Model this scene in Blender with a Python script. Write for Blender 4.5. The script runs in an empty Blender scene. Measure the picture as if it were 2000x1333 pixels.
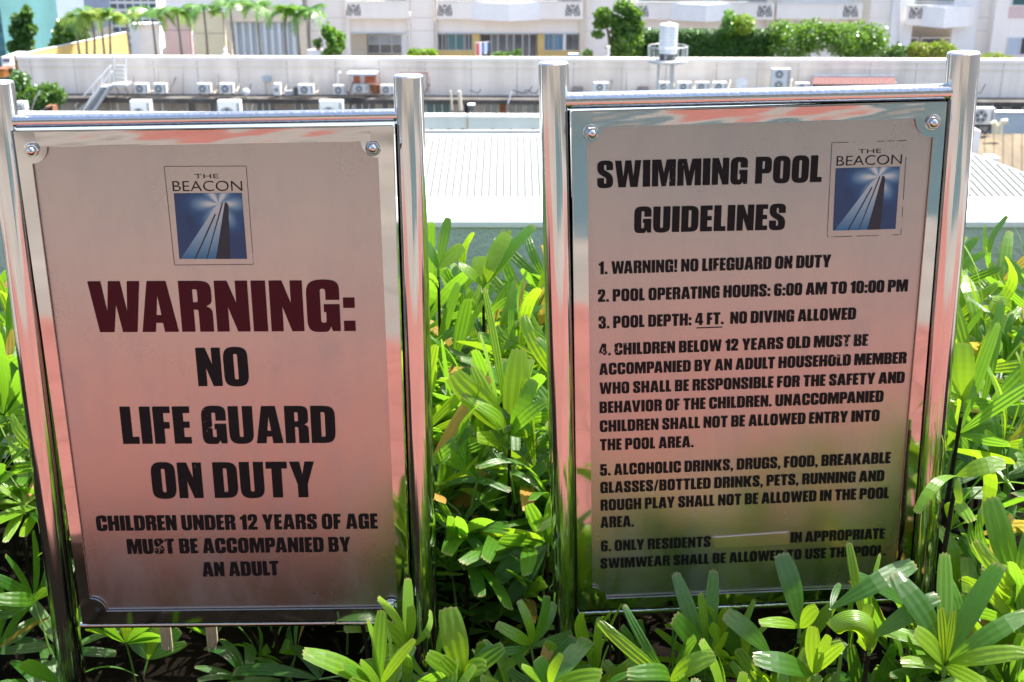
import bpy, bmesh, math, random
from mathutils import Vector, Matrix
R = math.radians
random.seed(7)
scene = bpy.context.scene
col = scene.collection

# ------------------------------------------------------------------ camera, sky, sun, exposure
F_PX, PITCH, CAM_Z = 2442.76, 0.359015, 1.6
cam_d = bpy.data.cameras.new('camera'); cam = bpy.data.objects.new('camera', cam_d); col.objects.link(cam)
cam.location = (0, 0, CAM_Z); cam.rotation_euler = (math.pi/2 - PITCH, 0, 0)
cam_d.sensor_width = 36; cam_d.lens = 36*F_PX/2000; cam_d.clip_start = 0.05; cam_d.clip_end = 3000
cam_d.dof.use_dof = True; cam_d.dof.focus_distance = 2.1; cam_d.dof.aperture_fstop = 10
scene.camera = cam
SUN_EL, SUN_AZ = R(62), R(56)            # azimuth from +y (behind the signs) towards +x
world = bpy.data.worlds.new('World'); scene.world = world; world.use_nodes = True
nt = world.node_tree; bg = nt.nodes['Background']
sky = nt.nodes.new('ShaderNodeTexSky'); sky.sky_type = 'NISHITA'; sky.sun_disc = False
sky.sun_elevation = SUN_EL; sky.sun_rotation = SUN_AZ; sky.air_density = 1.0; sky.dust_density = 3.0
nt.links.new(sky.outputs[0], bg.inputs[0]); bg.inputs[1].default_value = 0.15
sun_d = bpy.data.lights.new('sun', 'SUN'); sun_d.energy = 4.6; sun_d.angle = R(0.53); sun_d.color = (1, .95, .87)
sun = bpy.data.objects.new('sun', sun_d); col.objects.link(sun)
sdir = Vector((math.sin(SUN_AZ)*math.cos(SUN_EL), math.cos(SUN_AZ)*math.cos(SUN_EL), math.sin(SUN_EL)))
sun.rotation_euler = (-sdir).to_track_quat('-Z', 'Y').to_euler(); sun.location = (0, 0, 30)
scene.view_settings.view_transform = 'Standard'; scene.view_settings.look = 'None'
scene.view_settings.gamma = 1; scene.view_settings.use_curve_mapping = False
scene.view_settings.exposure = 1.55

# ------------------------------------------------------------------ helpers
def tag(o, label=None, cat=None, group=None, kind=None):
    if label: o['label'] = label
    if cat: o['category'] = cat
    if group: o['group'] = group
    if kind: o['kind'] = kind
    return o

def empty(name, loc=(0, 0, 0), rz=0.0, label=None, cat=None, group=None):
    o = bpy.data.objects.new(name, None); col.objects.link(o)
    o.location = loc; o.rotation_euler = (0, 0, rz); o.empty_display_size = .1
    return tag(o, label, cat, group)

def copy_tree(o, parent=None):
    c = o.copy(); col.objects.link(c); c.parent = parent
    for ch in list(o.children): copy_tree(ch, c)
    return c

class MB:
    def __init__(s): s.v = []; s.f = []; s.uv = None
    def quad(s, a, b, c, d):
        n = len(s.v); s.v += [tuple(a), tuple(b), tuple(c), tuple(d)]; s.f.append((n, n+1, n+2, n+3)); return s
    def poly(s, pts):
        n = len(s.v); s.v += [tuple(p) for p in pts]; s.f.append(tuple(range(n, n+len(pts)))); return s
    def box(s, x0, y0, z0, x1, y1, z1):
        x0, x1 = min(x0, x1), max(x0, x1); y0, y1 = min(y0, y1), max(y0, y1); z0, z1 = min(z0, z1), max(z0, z1)
        n = len(s.v)
        s.v += [(x0,y0,z0),(x1,y0,z0),(x1,y1,z0),(x0,y1,z0),(x0,y0,z1),(x1,y0,z1),(x1,y1,z1),(x0,y1,z1)]
        s.f += [tuple(n+i for i in q) for q in ((0,3,2,1),(4,5,6,7),(0,1,5,4),(1,2,6,5),(2,3,7,6),(3,0,4,7))]
        return s
    def prism(s, pts, axis, a, b):      # pts: 2D polygon, extruded along axis from a to b
        n = len(s.v); m = len(pts)
        def mk(p, t):
            return {'y': (p[0], t, p[1]), 'x': (t, p[0], p[1]), 'z': (p[0], p[1], t)}[axis]
        s.v += [mk(p, a) for p in pts] + [mk(p, b) for p in pts]
        s.f.append(tuple(n+i for i in range(m))); s.f.append(tuple(n+m+i for i in reversed(range(m))))
        for i in range(m):
            j = (i+1) % m; s.f.append((n+i, n+m+i, n+m+j, n+j))
        return s
    def tube(s, pts, r, seg=8, cap=True):
        pts = [Vector(p) for p in pts]; rs = r if isinstance(r, (list, tuple)) else [r]*len(pts)
        rings = []; ref = None
        for i, p in enumerate(pts):
            d = (pts[min(i+1, len(pts)-1)] - pts[max(i-1, 0)]).normalized()
            if ref is None:
                ref = Vector((0, 0, 1)) if abs(d.z) < .9 else Vector((0, 1, 0))
            a = (ref - d*ref.dot(d)).normalized(); ref = a; b = d.cross(a)
            n = len(s.v)
            for k in range(seg):
                t = 2*math.pi*k/seg
                s.v.append(tuple(p + (a*math.cos(t) + b*math.sin(t))*rs[i]))
            rings.append(n)
        for i in range(len(rings)-1):
            for k in range(seg):
                k2 = (k+1) % seg
                s.f.append((rings[i]+k, rings[i]+k2, rings[i+1]+k2, rings[i+1]+k))
        if cap:
            s.f.append(tuple(rings[0]+k for k in reversed(range(seg)))); s.f.append(tuple(rings[-1]+k for k in range(seg)))
        return s
    def lathe(s, prof, c=(0, 0, 0), ax='z', seg=16):   # prof: (radius, height) list
        rings = []
        for (r, h) in prof:
            n = len(s.v)
            for k in range(seg):
                t = 2*math.pi*k/seg; x, y = r*math.cos(t), r*math.sin(t)
                p = (x, y, h) if ax == 'z' else (x, -h, y)
                s.v.append((c[0]+p[0], c[1]+p[1], c[2]+p[2]))
            rings.append(n)
        for i in range(len(rings)-1):
            for k in range(seg):
                k2 = (k+1) % seg
                q = (rings[i]+k, rings[i]+k2, rings[i+1]+k2, rings[i+1]+k)
                s.f.append(q)
        s.f.append(tuple(rings[0]+k for k in reversed(range(seg)))); s.f.append(tuple(rings[-1]+k for k in range(seg)))
        return s
    def mesh(s, name, smooth=False):
        me = bpy.data.meshes.new(name); me.from_pydata(s.v, [], s.f); me.validate(verbose=False)
        bm = bmesh.new(); bm.from_mesh(me); bmesh.ops.recalc_face_normals(bm, faces=bm.faces); bm.to_mesh(me); bm.free()
        if smooth:
            me.polygons.foreach_set('use_smooth', [True]*len(me.polygons))
            try: me.set_sharp_from_angle(angle=R(40))
            except Exception: pass
        return me
    def build(s, name, mat, parent=None, off=(0, 0, 0), smooth=False, bevel=0):
        if off != (0, 0, 0): s.v = [(a-off[0], b-off[1], c-off[2]) for a, b, c in s.v]
        me = s.mesh(name, smooth)
        if mat: me.materials.append(mat)
        o = bpy.data.objects.new(name, me); col.objects.link(o); o.parent = parent
        if bevel:
            m = o.modifiers.new('bevel', 'BEVEL'); m.width = bevel; m.segments = 2; m.limit_method = 'ANGLE'
        return o

# ------------------------------------------------------------------ materials
def mat(name, color, rough=.6, metal=0.0, spec=.5, var=0.0, vscale=5.0, bump=0.0, bscale=20.0, stretch=(1, 1, 1), dark=None,
        streak=0.0, coat=0.0, objrand=0.0):
    m = bpy.data.materials.new(name); m.use_nodes = True; n = m.node_tree.nodes; L = m.node_tree.links
    b = n['Principled BSDF']; b.inputs['Roughness'].default_value = rough; b.inputs['Metallic'].default_value = metal
    b.inputs['Specular IOR Level'].default_value = spec; b.inputs['Coat Weight'].default_value = coat
    b.inputs['Base Color'].default_value = (*color, 1)
    tc = n.new('ShaderNodeTexCoord'); mp = n.new('ShaderNodeMapping'); mp.inputs['Scale'].default_value = stretch
    L.new(tc.outputs['Object'], mp.inputs[0])
    out = None
    if var > 0:
        nz = n.new('ShaderNodeTexNoise'); nz.inputs['Scale'].default_value = vscale; nz.inputs['Detail'].default_value = 8
        nz.inputs['Roughness'].default_value = .65
        L.new(mp.outputs[0], nz.inputs[0])
        rp = n.new('ShaderNodeValToRGB'); rp.color_ramp.elements[0].position = .3; rp.color_ramp.elements[1].position = .72
        dk = dark if dark else tuple(c*(1-var) for c in color)
        rp.color_ramp.elements[0].color = (*dk, 1); rp.color_ramp.elements[1].color = (*[min(1, c*(1+var*.25)) for c in color], 1)
        L.new(nz.outputs[0], rp.inputs[0]); out = rp.outputs[0]
    if streak > 0:    # rain streaks: noise stretched down the wall
        m2 = n.new('ShaderNodeMapping'); m2.inputs['Scale'].default_value = (.9, .9, .10); L.new(tc.outputs['Object'], m2.inputs[0])
        n2 = n.new('ShaderNodeTexNoise'); n2.inputs['Scale'].default_value = 1.6; n2.inputs['Detail'].default_value = 10; L.new(m2.outputs[0], n2.inputs[0])
        r2 = n.new('ShaderNodeValToRGB'); r2.color_ramp.elements[0].position = .34; r2.color_ramp.elements[1].position = .6
        r2.color_ramp.elements[0].color = (1-streak, 1-streak*1.05, 1-streak*1.15, 1); r2.color_ramp.elements[1].color = (1, 1, 1, 1)
        L.new(n2.outputs[0], r2.inputs[0])
        mx = n.new('ShaderNodeMix'); mx.data_type = 'RGBA'; mx.blend_type = 'MULTIPLY'; mx.inputs[0].default_value = 1
        if out: L.new(out, mx.inputs[6])
        else: mx.inputs[6].default_value = (*color, 1)
        L.new(r2.outputs[0], mx.inputs[7]); out = mx.outputs[2]
    if objrand > 0:
        oi = n.new('ShaderNodeObjectInfo'); hs = n.new('ShaderNodeHueSaturation')
        mr = n.new('ShaderNodeMapRange'); mr.inputs[3].default_value = 1-objrand; mr.inputs[4].default_value = 1+objrand
        L.new(oi.outputs['Random'], mr.inputs[0]); L.new(mr.outputs[0], hs.inputs['Value'])
        if out: L.new(out, hs.inputs['Color'])
        else: hs.inputs['Color'].default_value = (*color, 1)
        out = hs.outputs[0]
    if out: L.new(out, b.inputs['Base Color'])
    if bump > 0:
        nb = n.new('ShaderNodeTexNoise'); nb.inputs['Scale'].default_value = bscale; nb.inputs['Detail'].default_value = 5
        L.new(mp.outputs[0], nb.inputs[0])
        bp = n.new('ShaderNodeBump'); bp.inputs['Strength'].default_value = bump; bp.inputs['Distance'].default_value = .02
        L.new(nb.outputs[0], bp.inputs['Height']); L.new(bp.outputs[0], b.inputs['Normal'])
    return m

def leaf_mat(name, c1, c2, trans=(.30, .55, .03), tw=.45, rough=.32, stripes=True):
    m = bpy.data.materials.new(name); m.use_nodes = True; n = m.node_tree.nodes; L = m.node_tree.links
    b = n['Principled BSDF']; out = n['Material Output']
    b.inputs['Roughness'].default_value = rough; b.inputs['Specular IOR Level'].default_value = .6; b.inputs['Coat Weight'].default_value = .25; b.inputs['Coat Roughness'].default_value = .2
    oi = n.new('ShaderNodeObjectInfo'); tc = n.new('ShaderNodeTexCoord')
    rp = n.new('ShaderNodeValToRGB'); rp.color_ramp.elements[0].color = (*c1, 1); rp.color_ramp.elements[1].color = (*c2, 1)
    if stripes: L.new(oi.outputs['Random'], rp.inputs[0])
    else:
        nz = n.new('ShaderNodeTexNoise'); nz.inputs['Scale'].default_value = 2.5; nz.inputs['Detail'].default_value = 6
        L.new(tc.outputs['Object'], nz.inputs[0]); L.new(nz.outputs[0], rp.inputs[0])
        rp.color_ramp.elements[0].position = .35; rp.color_ramp.elements[1].position = .65
    colr = rp.outputs[0]
    if stripes:
        sep = n.new('ShaderNodeSeparateXYZ'); L.new(tc.outputs['UV'], sep.inputs[0])
        mu = n.new('ShaderNodeMath'); mu.operation = 'MULTIPLY'; mu.inputs[1].default_value = 120; L.new(sep.outputs[0], mu.inputs[0])
        sn = n.new('ShaderNodeMath'); sn.operation = 'SINE'; L.new(mu.outputs[0], sn.inputs[0])
        mr = n.new('ShaderNodeMapRange'); mr.inputs[1].default_value = -1; mr.inputs[2].default_value = 1
        mr.inputs[3].default_value = .94; mr.inputs[4].default_value = 1.04; L.new(sn.outputs[0], mr.inputs[0])
        # dry browned tip
        mr2 = n.new('ShaderNodeMapRange'); mr2.inputs[1].default_value = .95; mr2.inputs[2].default_value = 1.0; L.new(sep.outputs[1], mr2.inputs[0])
        n3 = n.new('ShaderNodeTexNoise'); n3.inputs['Scale'].default_value = 9; L.new(tc.outputs['UV'], n3.inputs[0])
        m3 = n.new('ShaderNodeMath'); m3.operation = 'MULTIPLY'; L.new(mr2.outputs[0], m3.inputs[0]); L.new(n3.outputs[0], m3.inputs[1])
        hs = n.new('ShaderNodeHueSaturation'); L.new(colr, hs.inputs['Color']); L.new(mr.outputs[0], hs.inputs['Value'])
        mx = n.new('ShaderNodeMix'); mx.data_type = 'RGBA'; L.new(m3.outputs[0], mx.inputs[0]); L.new(hs.outputs[0], mx.inputs[6]); mx.inputs[7].default_value = (.42, .30, .14, 1)
        colr = mx.outputs[2]
        bp = n.new('ShaderNodeBump'); bp.inputs['Strength'].default_value = .35; bp.inputs['Distance'].default_value = .0015
        L.new(sn.outputs[0], bp.inputs['Height']); L.new(bp.outputs[0], b.inputs['Normal'])
    L.new(colr, b.inputs['Base Color'])
    t = n.new('ShaderNodeBsdfTranslucent')
    mt = n.new('ShaderNodeMix'); mt.data_type = 'RGBA'; mt.inputs[0].default_value = .25; mt.inputs[6].default_value = (*trans, 1)
    L.new(colr, mt.inputs[7]); L.new(mt.outputs[2], t.inputs[0])
    ms = n.new('ShaderNodeMixShader'); ms.inputs[0].default_value = tw
    L.new(b.outputs[0], ms.inputs[1]); L.new(t.outputs[0], ms.inputs[2]); L.new(ms.outputs[0], out.inputs[0])
    return m

def steel(name, rough, color=(.62, .61, .60), wave=0.0, wscale=6.0, brushed=False, scratch=0.0, streaky=False):
    m = bpy.data.materials.new(name); m.use_nodes = True; n = m.node_tree.nodes; L = m.node_tree.links
    b = n['Principled BSDF']; b.inputs['Metallic'].default_value = 1; b.inputs['Roughness'].default_value = rough
    b.inputs['Base Color'].default_value = (*color, 1)
    tc = n.new('ShaderNodeTexCoord')
    nz = n.new('ShaderNodeTexNoise'); nz.inputs['Scale'].default_value = 4 if brushed else 9; nz.inputs['Detail'].default_value = 10; nz.inputs['Roughness'].default_value = .7
    L.new(tc.outputs['Object'], nz.inputs[0])
    rp = n.new('ShaderNodeValToRGB'); rp.color_ramp.elements[0].position = .3; rp.color_ramp.elements[1].position = .75
    lo = .88 if brushed else .90
    rp.color_ramp.elements[0].color = (*[c*lo for c in color], 1); rp.color_ramp.elements[1].color = (*color, 1)
    L.new(nz.outputs[0], rp.inputs[0]); L.new(rp.outputs[0], b.inputs['Base Color'])
    mr = n.new('ShaderNodeMapRange'); mr.inputs[3].default_value = rough*.85; mr.inputs[4].default_value = rough*1.25
    L.new(nz.outputs[0], mr.inputs[0]); L.new(mr.outputs[0], b.inputs['Roughness'])
    if brushed:
        # chalky water marks: small pale spots that dull the metal, plus a fine vertical grain
        mp = n.new('ShaderNodeMapping'); mp.inputs['Scale'].default_value = (260, 260, 5); L.new(tc.outputs['Object'], mp.inputs[0])
        ng = n.new('ShaderNodeTexNoise'); ng.inputs['Scale'].default_value = 1; ng.inputs['Detail'].default_value = 3; L.new(mp.outputs[0], ng.inputs[0])
        bp = n.new('ShaderNodeBump'); bp.inputs['Strength'].default_value = .22; bp.inputs['Distance'].default_value = .0008
        L.new(ng.outputs[0], bp.inputs['Height']); L.new(bp.outputs[0], b.inputs['Normal'])
        n2 = n.new('ShaderNodeTexNoise'); n2.inputs['Scale'].default_value = 9; n2.inputs['Detail'].default_value = 12; n2.inputs['Roughness'].default_value = .78
        m9 = n.new('ShaderNodeMapping'); m9.inputs['Scale'].default_value = (1, 1, .45); L.new(tc.outputs['Object'], m9.inputs[0]); L.new(m9.outputs[0], n2.inputs[0])
        r2 = n.new('ShaderNodeValToRGB'); r2.color_ramp.elements[0].position = .46; r2.color_ramp.elements[1].position = .8
        r2.color_ramp.elements[0].color = (0, 0, 0, 1); r2.color_ramp.elements[1].color = (.45, .45, .45, 1); L.new(n2.outputs[0], r2.inputs[0])
        d = n.new('ShaderNodeBsdfDiffuse'); d.inputs[0].default_value = (.30, .285, .27, 1)
        ms = n.new('ShaderNodeMixShader'); L.new(r2.outputs[0], ms.inputs[0]); L.new(b.outputs[0], ms.inputs[1]); L.new(d.outputs[0], ms.inputs[2])
        L.new(ms.outputs[0], n['Material Output'].inputs[0])
    elif wave > 0:
        nb = n.new('ShaderNodeTexNoise'); nb.inputs['Scale'].default_value = wscale; nb.inputs['Detail'].default_value = 1.5
        if streaky:
            mq = n.new('ShaderNodeMapping'); mq.inputs['Scale'].default_value = (9, 9, .12); L.new(tc.outputs['Object'], mq.inputs[0]); L.new(mq.outputs[0], nb.inputs[0])
        else: L.new(tc.outputs['Object'], nb.inputs[0])
        bp = n.new('ShaderNodeBump'); bp.inputs['Strength'].default_value = 1; bp.inputs['Distance'].default_value = wave
        L.new(nb.outputs[0], bp.inputs['Height']); L.new(bp.outputs[0], b.inputs['Normal'])
    return m

def print_mat(name, color, wear=.5, rough=.45):
    m = bpy.data.materials.new(name); m.use_nodes = True; n = m.node_tree.nodes; L = m.node_tree.links
    b = n['Principled BSDF']; b.inputs['Base Color'].default_value = (*color, 1); b.inputs['Roughness'].default_value = rough; b.inputs['Specular IOR Level'].default_value = .15
    tc = n.new('ShaderNodeTexCoord'); n1 = n.new('ShaderNodeTexNoise'); n1.inputs['Scale'].default_value = 300; n1.inputs['Detail'].default_value = 3
    n2 = n.new('ShaderNodeTexNoise'); n2.inputs['Scale'].default_value = 11; n2.inputs['Detail'].default_value = 2
    L.new(tc.outputs['Object'], n1.inputs[0]); L.new(tc.outputs['Object'], n2.inputs[0])
    mu = n.new('ShaderNodeMath'); mu.operation = 'MULTIPLY'; L.new(n1.outputs[0], mu.inputs[0]); L.new(n2.outputs[0], mu.inputs[1])
    rp = n.new('ShaderNodeValToRGB'); rp.color_ramp.elements[0].position = .40 - .05*wear; rp.color_ramp.elements[1].position = .42 - .05*wear
    L.new(mu.outputs[0], rp.inputs[0])
    t = n.new('ShaderNodeBsdfTransparent'); ms = n.new('ShaderNodeMixShader')
    L.new(rp.outputs[0], ms.inputs[0]); L.new(b.outputs[0], ms.inputs[1]); L.new(t.outputs[0], ms.inputs[2])
    L.new(ms.outputs[0], n['Material Output'].inputs[0])
    return m

M = {}
M['polished'] = steel('polished_steel', .06, (.56, .55, .54), wave=.0045, wscale=5)
M['polished_flat'] = steel('polished_strip_steel', .13, (.50, .49, .485), wave=.0012, wscale=5)
M['tube'] = steel('tube_steel', .085, (.62, .62, .61), wave=.0011, wscale=14, streaky=True)
M['brushed'] = steel('brushed_steel', .27, (.46, .43, .415), brushed=True)
M['patch'] = steel('plain_steel', .30, (.60, .53, .47))
M['black_print'] = print_mat('black_print', (.008, .007, .008), -.55)
M['worn_print'] = print_mat('worn_black_print', (.008, .007, .008), .25)
M['red_print'] = print_mat('maroon_print', (.055, .004, .008), -1.5)
M['line_print'] = print_mat('thin_line_print', (.02, .014, .014), .5)
M['leaf'] = leaf_mat('palm_leaflet', (.018, .085, .010), (.080, .205, .018), trans=(.26, .52, .02), tw=.48, rough=.3)
M['leaf_young'] = leaf_mat('young_leaflet', (.11, .25, .015), (.19, .34, .02), trans=(.36, .56, .015), rough=.3)
M['leaf_dry'] = leaf_mat('dry_leaflet', (.40, .30, .05), (.45, .25, .06), trans=(.5, .4, .05))
M['petiole'] = mat('petiole', (.10, .20, .03), .5, var=.3)
M['cane'] = mat('cane', (.022, .017, .011), .9, spec=.1, var=.5, vscale=30, bump=.4, bscale=90)
M['soil'] = mat('soil', (.007, .0055, .004), .95, spec=.03, var=.5, vscale=30, bump=.6, bscale=60)
M['wood'] = mat('splintered_wood', (.46, .38, .26), .8, var=.4, vscale=60, stretch=(8, 8, .4), bump=.5, bscale=120)
M['kerb'] = mat('dark_kerb', (.05, .028, .022), .8, spec=.1, var=.3)
M['parapet'] = mat('painted_parapet', (.53, .60, .52), .8, var=.10, vscale=3, bump=.35, bscale=70, streak=.12)
M['cap'] = mat('parapet_cap', (.80, .81, .79), .75, var=.06, vscale=4)
M['white_roof'] = mat('white_sheet_roof', (.44, .45, .44), .7, var=.22, vscale=.35, stretch=(1.5, .3, 1))
M['green_wall'] = mat('pale_green_wall', (.80, .83, .76), .85, var=.08, vscale=.7, streak=.1)
M['conc'] = mat('pale_concrete', (.90, .835, .77), .85, var=.05, vscale=.35, streak=.06)
M['conc2'] = mat('podium_concrete', (.93, .82, .71), .9, var=.10, vscale=.5, streak=.16)
M['stain'] = mat('stained_concrete', (.13, .12, .11), .95, var=.55, vscale=.9, streak=.4)
M['lowwall'] = mat('low_wall', (.50, .46, .42), .95, var=.35, vscale=.8, streak=.35)
M['yellow'] = mat('yellow_render', (.72, .52, .20), .85, var=.15, vscale=1)
M['paleyellow'] = mat('pale_yellow_render', (.72, .66, .48), .85, var=.1, vscale=1)
M['pink'] = mat('pink_render', (.70, .52, .50), .85, var=.1, vscale=1)
M['white'] = mat('white_paint', (.86, .85, .84), .6, var=.08, vscale=2)
M['offwhite'] = mat('white_metal', (.74, .74, .72), .45, var=.15, vscale=4, objrand=.14)
M['grille'] = mat('grey_grille', (.36, .38, .40), .5, var=.2)
M['glass'] = mat('dark_glass', (.09, .10, .11), .08, spec=.9, objrand=.5)
M['tealglass'] = mat('teal_glass', (.05, .16, .17), .12, spec=.9, objrand=.4)
M['blueglass'] = mat('blue_curtain_glass', (.05, .17, .28), .25, spec=.9, objrand=.3)
M['frame'] = mat('window_frame', (.62, .64, .64), .5)
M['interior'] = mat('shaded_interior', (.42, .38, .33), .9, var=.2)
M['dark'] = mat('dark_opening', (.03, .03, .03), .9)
M['darkmetal'] = mat('dark_metal', (.10, .10, .10), .6, var=.4)
M['rust'] = mat('rusty_metal', (.30, .12, .06), .85, var=.5, vscale=8)
M['redroof'] = mat('faded_red_roof', (.15, .040, .034), .8, var=.5, vscale=4, dark=(.08, .05, .045))
M['tarp'] = mat('orange_red_tarp', (.55, .16, .08), .7, var=.4, vscale=3)
M['tan'] = mat('tan_sheet_roof', (.17, .13, .075), .85, var=.6, vscale=1.2, stretch=(1, .25, 1))
M['tank'] = mat('galvanised_tank', (.75, .76, .76), .3, metal=.35, var=.1)
M['galv'] = mat('galvanised_steel', (.55, .57, .57), .5, metal=.3, var=.2)
M['bluegrey'] = mat('blue_grey_wall', (.50, .56, .62), .8, var=.15, vscale=.6, streak=.2)
M['shutter'] = mat('pale_blue_shutter', (.60, .66, .72), .6, var=.08, vscale=1)
M['cream'] = mat('cream_render', (.70, .62, .50), .85, var=.1)
M['trunk'] = mat('palm_trunk', (.26, .24, .20), .9, var=.4, vscale=6, bump=.4, bscale=10)
M['bark'] = mat('bark', (.14, .10, .07), .95, var=.4, vscale=6)
M['frondgreen'] = leaf_mat('palm_frond', (.05, .16, .03), (.13, .28, .04), stripes=False, tw=.35, rough=.4)
M['frondyellow'] = leaf_mat('yellowish_frond', (.14, .26, .03), (.30, .36, .04), stripes=False, tw=.35, rough=.4)
M['hedge'] = leaf_mat('hedge_leaves', (.025, .085, .018), (.06, .16, .025), stripes=False, tw=.25, rough=.45)
M['bush'] = leaf_mat('bush_leaves', (.035, .11, .018), (.11, .22, .03), stripes=False, tw=.35, rough=.45)
M['shrubyellow'] = leaf_mat('yellow_shrub_leaves', (.14, .20, .03), (.32, .28, .04), stripes=False, tw=.3, rough=.5)
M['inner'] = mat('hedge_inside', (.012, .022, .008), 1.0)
M['terracotta'] = mat('terracotta_tile', (.25, .088, .068), .75, var=.35, vscale=4, objrand=.08)
M['grout'] = mat('grout', (.20, .09, .07), .9)
M['stone'] = mat('beige_stone', (.215, .19, .165), .8, var=.45, vscale=1.2)
M['water'] = mat('pool_water', (.06, .105, .115), .06, spec=.6, bump=.25, bscale=3)
M['asphalt'] = mat('asphalt', (.06, .06, .06), .9, var=.3, vscale=.2)
M['terrace'] = mat('terrace_floor', (.22, .20, .19), .9, var=.3, vscale=.5)
M['orange'] = mat('orange_paint', (.7, .25, .04), .6)
M['blueobj'] = mat('blue_plastic', (.10, .22, .45), .5)
M['cloth'] = mat('laundry', (.7, .72, .78), .9, objrand=.2)
M['clothred'] = mat('red_laundry', (.6, .12, .14), .9)
M['clothblue'] = mat('blue_laundry', (.10, .25, .55), .9)

# ------------------------------------------------------------------ pixel rays -> places
cp, sp = math.cos(PITCH), math.sin(PITCH)
def ray(px, py):
    x = (px-1000)/F_PX; y = -(py-666.5)/F_PX
    return Vector((x, cp + y*sp, -sp + y*cp))
def at(px, py, Y):          # world point on the plane y = Y
    d = ray(px, py); return Vector((0, 0, CAM_Z)) + d*(Y/d.y)
A = R(1.5)                  # the street behind runs 1.5 degrees off square
def L3(px, py, V):          # local street frame (u, v, w), origin under the camera
    d = ray(px, py); u = d.x*math.cos(A) - d.y*math.sin(A); v = d.x*math.sin(A) + d.y*math.cos(A)
    t = V/v; return (u*t, V, CAM_Z + d.z*t)
def W3(p):
    return (p[0]*math.cos(A) + p[1]*math.sin(A), -p[0]*math.sin(A) + p[1]*math.cos(A), p[2])
class Far:
    """a thing of the street behind: Empty at its base, parts in street-frame coordinates"""
    def __init__(s, name, px, py, V, label, cat, group=None, kind=None):
        s.b = L3(px, py, V); s.o = empty(name, W3(s.b), -A, label, cat, group)
        if kind: s.o['kind'] = kind
    def part(s, name, mb, m, parent=None, smooth=False):
        return mb.build(name, M[m] if isinstance(m, str) else m, parent or s.o, off=s.b, smooth=smooth)
def rect(mb, x0, y0, x1, y1, V, d, proud=0.0):
    a = L3(x0, y0, V); b = L3(x1, y1, V)
    return mb.box(a[0], V-proud, b[2], b[0], V+d, a[2])

# ================================================================== SETTING
def sheet(name, x0, y0, x1, y1, z, m, t=.02):
    o = MB().box(x0, y0, z-t, x1, y1, z).build(name, M[m]); o['kind'] = 'structure'; return o
g = MB().quad((-1500, -1500, -26), (1500, -1500, -26), (1500, 2500, -26), (-1500, 2500, -26)).build('ground', M['asphalt']); g['kind'] = 'structure'
# roof deck carrying the pool and the planter
MB().box(-9, -16, -1.2, 9, 3.60, -.30).build('deck_slab', M['stone'])['kind'] = 'structure'
sheet('planting_soil', -3.4, 1.12, 3.4, 3.29, .0, 'soil', .29)
floor = MB().box(-6, -1.14, -.30, 6, 1.02, -.008).build('terracotta_paving', M['grout']); floor['kind'] = 'structure'
tile = MB().box(-.145, -.145, 0, .145, .145, .006).mesh('tile'); tile.materials.append(M['terracotta'])
for i in range(-13, 14):
    for j in range(7):
        o = bpy.data.objects.new('tile', tile); col.objects.link(o); o.parent = floor
        o.location = (i*.30 + .15, -.98 + j*.303, -.0075)
MB().box(-3.4, 1.02, -.30, 3.4, 1.12, .05).build('planter_kerb', M['kerb'])['kind'] = 'structure'
MB().box(-6, -2.6, -.30, 6, -1.14, -.004).build('poolside_paving', M['stone'])['kind'] = 'structure'
MB().box(.25, -8.5, -.30, 5, -2.6, -.12).build('pool_water', M['water'])['kind'] = 'structure'
MB().box(-9, -16, -.30, 9, -8.5, -.02).build('far_poolside_paving', M['stone'])['kind'] = 'structure'
# parapet behind the planting
pz = at(1000, 437, 3.30).z
par = empty('parapet_wall', (0, 3.30, 0), 0, 'pale green painted parapet wall behind the hedge with a sunlit white top', 'wall')
MB().box(-6, 0, -.3, 6, .24, pz-.012).build('wall', M['parapet'], par)
MB().box(-6, -.006, pz-.0118, 6, .27, pz+.008).build('cap', M['cap'], par, bevel=.004)

# ================================================================== SIGNS
GL = {}
def G(ch, *cs): GL[ch] = cs
def rc(x0, y0, x1, y1, r=0): return [(x0, y0, r), (x1, y0, r), (x1, y1, r), (x0, y1, r)]
G('O', rc(0,-1.5,60,101.5,27), rc(25,16,35,84,5)); G('0', rc(0,-1.5,56,101.5,25), rc(23.5,16,32.5,84,4.5))
G('D', [(0,0),(60,0,27),(60,100,27),(0,100)], [(25,16),(35,16,5),(35,84,5),(25,84)])
G('C', [(0,101.5,27),(60,101.5,27),(60,60),(35,60),(35,84,5),(25,84,5),(25,16,5),(35,16,5),(35,40),(60,40),(60,-1.5,27),(0,-1.5,27)])
G('G', [(0,101.5,27),(60,101.5,27),(60,62),(35,62),(35,84,5),(25,84,5),(25,16,5),(35,16,5),(35,38),(31,38),(31,53),(60,53),(60,0),(46,0),(43,9),(38,-1.5,6),(0,-1.5,22)])
G('S', [(56,66),(32,66),(32,86,4),(24,86,4),(24,68,5),(56,46,18),(56,-1.5,25),(0,-1.5,25),(0,36),(24,36),(24,15,4),(32,15,4),(32,36,8),(0,56,18),(0,101.5,25),(56,101.5,25)])
G('B', [(0,0),(58,0,21),(58,47,10),(50,52),(57,57,10),(57,100,20),(0,100)], [(24,15),(34,15,4),(34,44,4),(24,44)], [(24,58),(33,58,4),(33,85,4),(24,85)])
G('P', [(0,0),(24,0),(24,38),(57,38,21),(57,100,21),(0,100)], [(24,54),(33,54,4),(33,84,4),(24,84)])
G('R', [(0,0),(24,0),(24,44),(33,44,4),(33,0),(58,0),(58,44,9),(47,50),(58,56,9),(58,100,20),(0,100)], [(24,58),(33,58,4),(33,84,4),(24,84)])
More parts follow.
